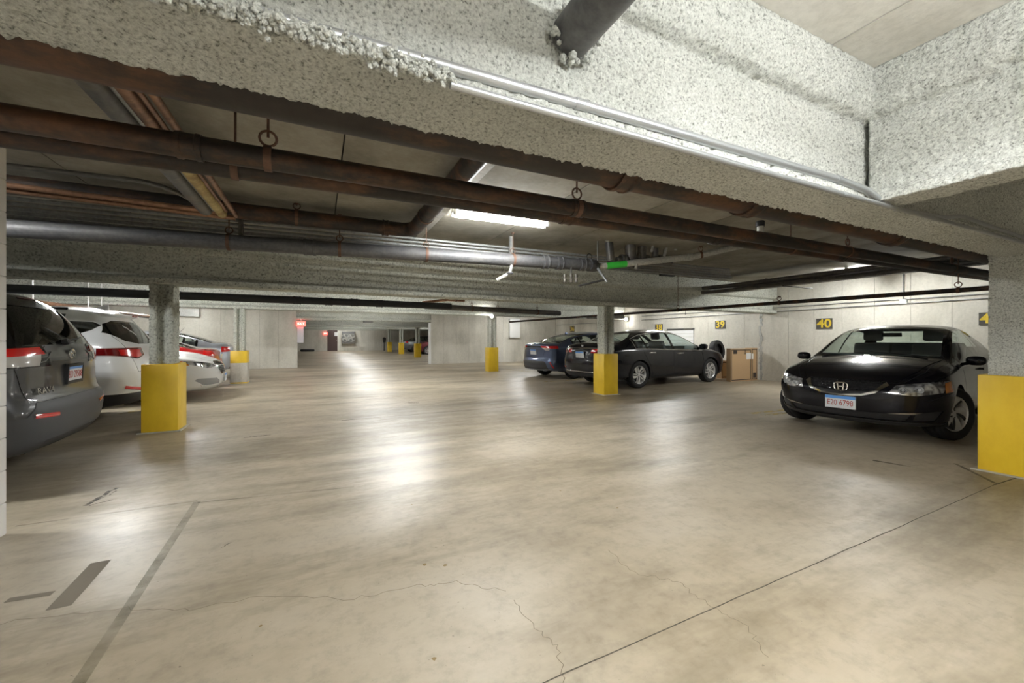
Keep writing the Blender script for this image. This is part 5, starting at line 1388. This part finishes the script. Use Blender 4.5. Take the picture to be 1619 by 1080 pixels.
def santafe():
    P = paint('white_suv_paint', (.76, .77, .78), rough=.3)
    sp = suv(.94, 1.69, 2.27, -2.42, 1.35, .36, P, [(.25, .14), (.42, .03), (.55, 0), (.7, .0), (.95, .05), (1.1, .10), (1.3, .22), (1.5, .36), (1.7, .46)],
             [(-2.42, 1.12), (-1.6, 1.12), (-.5, 1.06), (1.2, 1.0), (1.9, .90), (2.27, .76)], Lr=.36, nr=2.6, roofw=.68, shelf=.02)
    c = Car('suv_car', 'white suv with its tail to the aisle behind the near left pillar', sp); c.wheels()
    gl = c.part('tailgate_window', M['glass_dark']); c.cut('rear', [(-.66, 1.18), (-.4, 1.14), (.4, 1.14), (.66, 1.18), (.80, 1.30), (.70, 1.42), (.52, 1.47), (-.52, 1.47), (-.70, 1.42), (-.80, 1.30)], gl, .05)
    trim = c.part('window_trim', M['gloss_black']); sgp = c.part('side_window', M['glass_dark'])
    side_glass(c, -1.62, 1.0, trim, .04, .0, n=14); side_glass(c, -1.15, -.25, sgp, .055, .02); side_glass(c, -.18, .95, sgp, .055, .02)
    qg = c.part('quarter_window', M['glass_dark']); c.mirror_cut([(-1.98, 1.40), (-1.9, 1.33), (-1.60, 1.20), (-1.22, 1.17), (-1.22, 1.47), (-1.9, 1.44)], qg, .2)
    wind = c.part('windscreen', M['glass']); screens(c, wind, None, .08)
    red = c.part('taillight', M['red_dark'], .010); red2 = c.part('taillight_glow', M['red_lens'], .014)
    for sgn in (1, -1):
        c.cut('rear', [(sgn * .42, .98), (sgn * .60, .93), (sgn * .97, 1.0), (sgn * .97, 1.085), (sgn * .42, 1.085)], red, .0, xlim=-1.98)
        c.cut('rear', [(sgn * .50, .975), (sgn * .62, .945), (sgn * .84, .99), (sgn * .84, 1.06), (sgn * .50, 1.06)], red2, .0, only=(red,))
    low = c.part('bumper_lower', M['plastic']); c.cut('rear', [(-1, .2), (1, .2), (1, .46), (-1, .46)], low, -.6, xlim=-1.74)
    c.finish()
    c.plate('rear', 0, .85, None, -.05)
    for sgn in (1, -1):
        c.ribbon('rear', [(sgn * .60, .50), (sgn * .84, .55)], .045, 'bumper_reflector', M['red_lens'], .004, None, .006)
        q, n = c.hit('rear', sgn * .62, .34, 0.); q = q + Vector((.14, 0, -.02)); MB().lathe(q, (-1, 0, 0), [(-.1, .04), (.05, .042), (.055, .036), (-.08, .034)], 16).build('exhaust_tip', M['chrome'], c.root, True)
        c.seams([('rear', [(sgn * .80, 1.36), (sgn * .74, 1.12), (sgn * .66, .75)])])
    c.seams([('rear', [(-.66, .75), (.66, .75)]), ('left', [(-1.2, 1.05), (-1.15, .8), (-.95, .36)])])
    # spoiler with brake light, fin, window decal
    m = MB(); 
    pts = [c.hit('rear', y, 1.53, .0)[0] for y in (-.60, -.3, 0, .3, .60)]
    if all(p is not None for p in pts):
        vs = []; 
        for p in pts: vs += [p + Vector((.14, 0, .05)), p + Vector((-.10, 0, .035)), p + Vector((-.10, 0, .015)), p + Vector((.05, 0, -.02))]
        fs = []
        for i in range(4):
            for j in range(4): fs.append((i*4+j, i*4+(j+1)%4, (i+1)*4+(j+1)%4, (i+1)*4+j))
        fs += [(0,1,2,3), (19,18,17,16)]; m.add(vs, fs); o = m.build('spoiler', P, c.root, True, 0, .8)
        k = MB(); k.box((pts[2].x - .112, -.09, 1.545), (pts[2].x - .09, .09, 1.562)); k.build('brake_light', M['red_dark'], o)
    p, n = c.hit('top', -1.75, 0, 0); f_ = MB(); f_.add([p + Vector((.12, 0, -.02)), p + Vector((-.10, .035, -.02)), p + Vector((-.10, -.035, -.02)), p + Vector((-.10, 0, .07))], [(0, 1, 3), (0, 3, 2), (1, 2, 3), (0, 2, 1)]); f_.build('roof_fin', P, c.root)
    pl = [(.40, 1.40), (.37, 1.37), (.34, 1.37), (.33, 1.33), (.28, 1.31), (.25, 1.27)]
    c.ribbon('rear', pl, .03, 'window_decal', M['white'], .004)
    for sgn in (1, -1): c.ribbon('top', [(-1.6, sgn * .56), (.2, sgn * .58)], .03, 'roof_rail', M['black'], .0, None, .03)
    c.running('multi'); c.cabin(-2.0, 1.0, .5, 1.12, .72, (.0, -.95))
    return c
# ---------------------------------------------------------------- cars in their places
c = civic(); c.place(8.06, 3.11, 188.5)
c = accord(); c.place(8.37, 8.58, 4.5)
c = corolla(); c.place(8.25, 11.15, 4.5)
c = rav4(); c.place(-4.36, 5.05, 184.5)
c = santafe(); c.place(-4.70, 7.95, 184.)
c = sonata(); c.place(-4.2, 10.35, 4.)
c = plain_sedan('sedan_car', 'red sedan with its tail to the aisle between the white and silver sedans', paint('red_car_paint', (.36, .012, .012)), lamp='red_lens', zs=.90); c.place(-4.55, 12.5, 184.)
c = plain_sedan('sedan_car', 'silver sedan with antenna behind the worn band pillar', paint('silver_car_paint', (.52, .55, .60), metal=.5), antenna=True); c.place(-4.75, 15.6, 184.)
c = plain_sedan('sedan_car', 'dark red sedan behind the far hall pillars', paint('maroon_car_paint', (.09, .012, .015)), style='split'); c.place(8.7, 31.0, 180.)
c = plain_sedan('sedan_car', 'silver sedan at the far end of the far hall', paint('pale_silver_paint', (.20, .205, .21), metal=.5)); c.place(8.9, 36.5, 3.)
# ================================================================== THINGS ON THE WALLS AND FLOOR
dk = plain('dark_sign_paint', (.075, .07, .06), .7); yl = plain('yellow_stencil_paint', (.72, .53, .05), .6)
for (px_, py_, w_, h_, t) in ((905, 520.5, 7, 9, '36'), (1042, 518, 12, 11, '38'), (1139, 513.5, 16, 13, '39'), (1303.5, 512, 25.5, 17, '40'), (1566, 504, 37, 20, '41')):
    q = at_X(px_, py_, XR); a = at_X(px_ - w_ / 2, py_, XR); b = at_X(px_ + w_ / 2, py_, XR); W_ = abs(a.y - b.y); H_ = abs(at_X(px_, py_ - h_ / 2, XR).z - at_X(px_, py_ + h_ / 2, XR).z)
    if t in ('36', '38'): W_ = min(W_, .42); H_ = max(H_, .26)
    o = MB().box((XR - .014, q.y - W_ / 2, q.z - H_ / 2), (XR - .004, q.y + W_ / 2, q.z + H_ / 2)).build('number_sign', dk)
    tag(o, {'36': 'smallest dark plate, numbered 36, above the blue grey sedan', '38': 'dark plate numbered 38 left of the white shutter', '39': 'dark plate numbered 39 above the spare wheel', '40': 'dark plate numbered 40 left of the shiny black sedan roof', '41': 'dark plate with a yellow 4 half hidden by the nearest pillar'}[t], 'sign', 'stall numbers on the right wall')
    text_on(t, H_ * 1.12, yl, (XR - .0155, q.y, q.z), (0, -1, 0), (0, 0, 1), o, 'numeral', .0012, W_ / H_ * .80, .02)
# white louvred shutter on the wall behind the black sedan
a = at_X(1056, 520, XR); b = at_X(1098, 520, XR)
y0, y1 = b.y, a.y; r = empty('wall_shutter', (XR, (y0 + y1) / 2, .6), 0, 'white slatted shutter on the wall below number 38', 'shutter')
zt_ = a.z
hold(MB().box((XR - .05, y0, zt_ - .05), (XR, y1, zt_)).build('shutter_header', M['darkpipe']), r)
for k in range(7):
    z = zt_ - .06 - k * .125; hold(MB().box((XR - .03, y0 + .02, z - .115), (XR - .005, y1 - .02, z)).build('shutter_slat', M['white'], None, False, .004), r)
# patched vertical seam on the wall right of 39
sm = MB(); q0 = at_X(1203, 500, XR)
for i in range(26):
    z = i * .075; yy = q0.y + random.uniform(-.03, .03); sm.box((XR - .012, yy - random.uniform(.02, .05), z), (XR + .0, yy + random.uniform(.02, .05), z + .08))
o = sm.build('wall_seam_patch', M['galv']); tag(o, 'ragged grey repaired seam running up the wall right of number 39', 'repair', kind='stuff')
# cardboard boxes and spare wheel
card = plain('brown_cardboard', (.46, .31, .17), .8); ink = plain('black_box_print', (.04, .03, .025), .8); lab = plain('white_label', (.75, .75, .73), .6)
def carton(x0, x1, y0, y1, h, label, tape=None):
    o = empty('cardboard_box', ((x0 + x1) / 2, (y0 + y1) / 2, 0), 0, label, 'box')
    hold(MB().box((x0, y0, 0), (x1, y1, h)).build('carton', card, None, False, .004), o)
    t = .022
    for nm, a_, b_ in (('printed_edge', (x0 + .02, y0 - .002, .03), (x1 - .02, y0, .03 + t)), ('printed_edge', (x0 + .02, y0 - .002, h - .03 - t), (x1 - .02, y0, h - .03)), ('printed_edge', (x1 - .02 - t, y0 - .002, .03), (x1 - .02, y0, h - .03)), ('printed_edge', (x0 + .02, y0 - .002, .03), (x0 + .02 + t, y0, h - .03))):
        hold(MB().box(a_, b_).build(nm, ink), o)
    return o
bx = at_z(1148, 601, 0); 
o = carton(10.40, 11.27, 7.60, 7.74, .93, 'large flat cardboard box standing beside the black sedan nose')
hold(MB().box((10.50, 7.596, .78), (10.66, 7.599, .90)).build('printed_square', ink), o)
hold(MB().box((11.06, 7.595, .62), (11.265, 7.599, .80)).build('paper_label', lab), o)
for xx in (10.96, 11.02):
    hold(MB().box((xx, 7.596, .78), (xx + .022, 7.599, .88)).build('printed_arrow', ink), o)
hold(MB().box((10.95, 7.596, .77), (11.05, 7.599, .782)).build('printed_arrow', ink), o)
o = carton(11.30, 11.56, 7.60, 7.80, .94, 'narrow cardboard box standing against the numbered wall')
hold(MB().box((11.36, 7.596, .07), (11.49, 7.599, .22)).build('printed_square', ink), o); hold(MB().box((11.30, 7.595, .62), (11.37, 7.599, .78)).build('paper_label', lab), o)
o = carton(11.0, 11.6, 8.35, 9.05, .52, 'low cardboard box under the spare wheel behind the black sedan')
q = Vector((11.25, 8.7, .528))
r = empty('spare_wheel', q, 0, 'black spare wheel standing on a box behind the black sedan', 'wheel')
c0 = q + Vector((0, 0, .315)); ax = Vector((.15, -1, .12)).normalized()
hold(MB().lathe(c0, ax, [(-.08, .2), (-.10, .25), (-.09, .30), (-.05, .315), (.05, .315), (.09, .30), (.10, .25), (.08, .2)], 36).build('tyre', M['rubber'], None, True, 0, 1.2), r)
hold(MB().lathe(c0, ax, [(-.06, .2), (.0, .17), (.02, .06), (.03, .05), (.03, 0)], 28).build('rim', M['alloy_dark'], None, True, 0, .9), r)
# small lamp on the pillar at the far end and on the numbered wall
def spot_lamp(p, nrm, label, to=None):
    p = Vector(p); n = Vector(nrm).normalized(); r = empty('security_lamp', p, 0, label, 'lamp')
    hold(MB().lathe(p, n, [(-.12, 0), (-.12, .035), (-.03, .05), (.0, .06)], 16).build('lamp_body', M['grey'], None, True), r)
    hold(MB().lathe(p, n, [(-.005, .055), (.02, .052), (.04, .035), (.05, 0)], 16).build('lens', M['lamp_white'], None, True), r)
    hold(MB().bar(p - n * .06 + Vector((0, 0, -.04)), p - n * .06 + Vector((0, 0, -.2)), .03, .03).build('bracket', M['grey']), r)
    if to: hold(MB().tube([p - n * .06, to], .014, 8).build('arm', M['grey']), r)
spot_lamp(at_Y(778, 500, 13.05), (-.9, -.2, -.1), 'small bright lamp fixed by the pillar before the far wall', (5.63, 13.66, 1.9))
p = at_X(990, 505, XR - .12); spot_lamp(p, (-1, -.2, -.15), 'small bright lamp on the numbered wall above the black sedan', (XR, p.y, p.z))
p, q = at_Y(815, 507, YF - .05), at_Y(815, 534, YF - .05)
o = MB().box((at_Y(804, 500, YF).x, YF - .16, q.z), (at_Y(820, 500, YF).x, YF - .01, p.z + .1)).build('wall_cabinet', M['white'], None, False, .01); tag(o, 'narrow white cabinet on the far wall right of the pillar', 'cabinet')
# far hall: door, signs, fan unit, dark panel
a, b = at_Y(517.5, 555, YFAR), at_Y(533.5, 524, YFAR)
d = MB().box((a.x, YFAR - .05, 0), (b.x, YFAR - .0, 2.05)).build('door_1', plain('brown_door_paint', (.075, .045, .04), .5)); tag(d, kind='structure')
MB().box((a.x + .62, YFAR - .056, 1.45), (a.x + .95, YFAR - .05, 1.8)).build('door_notice', M['block'], d)
MB().lathe((b.x - .1, YFAR - .05, 1.0), (0, -1, 0), [(0, .03), (.05, .035), (.06, 0)], 12).build('door_knob', M['chrome'], d, True)
def exit_sign(p, w_, h_, label):
    r = empty('exit_sign', p, 0, label, 'exit sign'); p = Vector(p)
    hold(MB().box((p.x - w_/2, p.y - .03, p.z - h_/2), (p.x + w_/2, p.y + .03, p.z + h_/2)).build('sign_case', M['sign_red'], None, False, .006), r)
    text_on('EXIT', h_ * .62, plain('exit_letter_white', (1, .8, .75), .4, emit=(1, .75, .7), es=1.5), Vector((p.x, p.y - .034, p.z)), (1, 0, 0), (0, 0, 1), None, 'letters', .002)
    o = bpy.context.scene.collection.objects[-1]; hold(o, r)
    hold(MB().box((p.x - .02, p.y - .01, p.z + h_/2), (p.x + .02, p.y + .01, p.z + h_/2 + .1)).build('mount', M['white']), r)
exit_sign(at_Y(476, 512, YF - .05), .34, .20, 'lit red exit sign under the header at the far opening')
exit_sign(at_Y(514.5, 527.5, YFAR - .1), .40, .22, 'lit red exit sign left of the brown door')
a, b = at_Y(541, 544, YFAR - .2), at_Y(561, 524.5, YFAR - .2)
r = empty('ventilation_unit', ((a.x + b.x) / 2, YFAR - .2, a.z), 0, 'dark ventilation unit with fans on the end wall of the far hall', 'ventilator')
hold(MB().box((a.x, YFAR - .3, a.z), (b.x, YFAR - .03, b.z)).build('casing', M['darkpipe'], None, False, .02), r)
for k in (.27, .73):
    cx_ = a.x + (b.x - a.x) * k; cz_ = (a.z + b.z) / 2
    hold(MB().ring((cx_, YFAR - .31, cz_), (0, 1, 0), .36, .03, 24, 6).build('fan_ring', M['galv'], None, True), r)
    for j in range(4):
        a_ = j * math.pi / 2 + .4; hold(MB().bar((cx_, YFAR - .315, cz_), (cx_ + .33 * math.cos(a_), YFAR - .315, cz_ + .33 * math.sin(a_)), .12, .02, (0, 1, 0)).build('fan_blade', M['galv']), r)
p = at_Y(470.5, 526, YF + .05); o = MB().box((p.x - .02, YF + .02, p.z - .42), (p.x + .22, YF + .06, p.z + .30)).build('notice_board', plain('pale_lilac_board', (.72, .72, .78), .5), None, False, .01); tag(o, 'tall pale board just inside the far opening at left', 'board')
p = at_Y(486, 553.5, YFAR - .6); o = MB().box((p.x - .6, YFAR - .7, 0), (p.x + .6, YFAR - .3, .22)).build('floor_mat_roll', M['black'], None, True, .09); tag(o, 'low dark bundle on the floor left of the brown door', 'bundle')
p = at_Y(607.5, 540, 41.); o = empty('standpipe', (p.x, 41, 0), 0, 'dark upright standpipe by the wall of the far hall', 'standpipe')
hold(MB().tube([(p.x, 41, 0), (p.x, 41, .85)], .07, 12).build('pipe', M['darkpipe'], None, True), o); hold(MB().lathe((p.x, 41, 1.1), (0, 0, 1), [(-.3, 0), (-.28, .12), (.1, .16), (.2, .1), (.22, 0)], 14).build('valve_head', M['black'], None, True), o)
p = at_Y(582, 509, 19.6); r = empty('ceiling_unit', p, 0, 'small grey unit under the header beam of the opening', 'unit'); hold(MB().box((p.x - .2, 19.4, p.z - .03), (p.x + .2, 19.8, p.z + .06)).build('casing', M['grey'], None, True, .02), r)
p = at_Y(301, 494, YF - .05); o = MB().box((p.x - .30, YF - .2, p.z - .16), (p.x + .30, YF - .01, p.z + .14)).build('wall_heater', M['galv'], None, False, .01); tag(o, 'grey box unit high on the far left wall', 'unit')
# ------------------------------------------------------------------ marks that belong to the floor
def strip(name, pts, wd, mat, z=.0012):
    """flat mark along a line of floor points"""
    P_ = [Vector((p[0], p[1], z)) for p in pts]; vs = []
    for i, p in enumerate(P_):
        d = (P_[min(i + 1, len(P_) - 1)] - P_[max(i - 1, 0)]).normalized(); r = Vector((-d.y, d.x, 0)) * wd / 2; vs += [p - r, p + r]
    m = MB(); m.add(vs, [(2*i, 2*i+1, 2*i+3, 2*i+2) for i in range(len(P_) - 1)]); return m.build(name, mat, fl)
def fp(x, y): return at_z(x, y, 0)
jm = plain('dark_joint_sealant', (.085, .075, .055), .8)
def wob(a, b, n, amp): 
    a, b = Vector(a), Vector(b); d = (b - a); pr = Vector((-d.y, d.x, 0)).normalized()
    return [a.lerp(b, i / n) + pr * random.gauss(0, amp) for i in range(n + 1)]
j0, j1 = fp(1572, 767), fp(860, 1080); strip('expansion_joint', wob(j1 + (j1 - j0) * .5, j0, 40, .0012), .0055, jm)
strip('expansion_joint', [fp(1572, 767), fp(1619, 752)], .012, jm); 
def faded(name, col, lo, hi, sc=3., mx_=.75):
    m, b = new_mat(name); n = noise_tex(m, sc, 5, .6, (1, 1, 1), 4.); link(m, ramp(m, n, [(lo, 0.), (hi, mx_)]), 'Alpha'); b.inputs['Base Color'].default_value = (*col, 1); b.inputs['Roughness'].default_value = .5; return m
fy = faded('worn_yellow_line', (.62, .46, .12), .38, .55, 9.); fg = faded('faded_green_line', (.24, .22, .14), .30, .70, 3., .55); fd = faded('dark_floor_seam', (.13, .11, .08), .3, .6, 2.)
strip('old_line', [fp(312, 793), fp(210, 950), fp(105, 1110)], .045, fg); strip('old_line', [fp(25, 832), fp(150, 815), fp(312, 792)], .02, fg)
strip('floor_seam', [fp(312, 795), fp(560, 770)], .02, fg)
gt = plain('grey_tape_residue', (.235, .205, .16), .8)
strip('tape_patch', [fp(92, 962), fp(160, 888)], .085, gt); strip('tape_patch', [fp(10, 950), fp(84, 938)], .04, gt)
# yellow stall lines
for a, b in (((1186, 654), (1256, 647)), ((1206, 657), (1262, 651)), ((860, 604), (935, 599)), ((800, 584), (838, 588)), ((190, 655), (222, 648))):
    strip('stall_line', [fp(*a), fp(*b)], .10, fy)
strip('floor_seam', [fp(1000, 612), fp(1100, 622), fp(1240, 633)], .03, fd); strip('floor_seam', [fp(540, 665), fp(700, 652), fp(935, 632)], .03, fd)
cu_ = plain('pale_floor_ridge', (.50, .45, .36), .7)
strip('floor_ridge', wob(fp(1225, 678), fp(1358, 706), 14, .006), .018, cu_)
strip('dark_patch', [fp(1380, 728), fp(1440, 738)], .05, fd); strip('dark_patch', [fp(1510, 733), fp(1575, 765)], .03, fd)
# hairline cracks
ck = plain('hairline_crack', (.20, .17, .12), .9)
def crack(pts, wd=.0028):
    out = []
    for a, b in zip(pts[:-1], pts[1:]): out += wob(fp(*a), fp(*b), 9, .009)[:-1]
    strip('crack', out + [fp(*pts[-1])], wd, ck)
crack([(0, 985), (200, 962), (300, 965), (420, 942), (560, 948), (660, 925), (720, 920), (800, 935)]); crack([(960, 870), (1010, 910), (1070, 920), (1125, 960), (1180, 990), (1215, 1040)]); crack([(810, 950), (850, 1000), (880, 1020), (890, 1080)])
# scuffs and drips
sc_ = plain('rubber_scuff', (.07, .06, .05), .8)
for (x0, y0, x1, y1, w_) in ((135, 800, 182, 772, .03), (140, 800, 178, 790, .012), (150, 793, 186, 776, .012), (350, 866, 364, 858, .006), (386, 692, 428, 688, .03), (645, 637, 662, 637, .05)):
    strip('scuff', wob(fp(x0, y0), fp(x1, y1), 5, .006), w_, faded('scuff_rubber', (.06, .05, .045), .35, .55, 30.))
br = plain('brown_drip', (.26, .18, .07), .5)
for (x, y, r_) in ((671, 893, .012), (704, 894, .012), (651, 798, .007), (886, 776, .008), (976, 803, .009), (412, 990, .008), (686, 1042, .01)):
    p = fp(x, y); vs = [(p.x + r_ * random.uniform(.7, 1.2) * math.cos(a * .7854), p.y + r_ * random.uniform(.7, 1.2) * math.sin(a * .7854), .0012) for a in range(8)]
    m = MB(); m.add(vs, [tuple(range(8))]); m.build('drip', br, fl)
# concrete crumbs around the near pillar bases
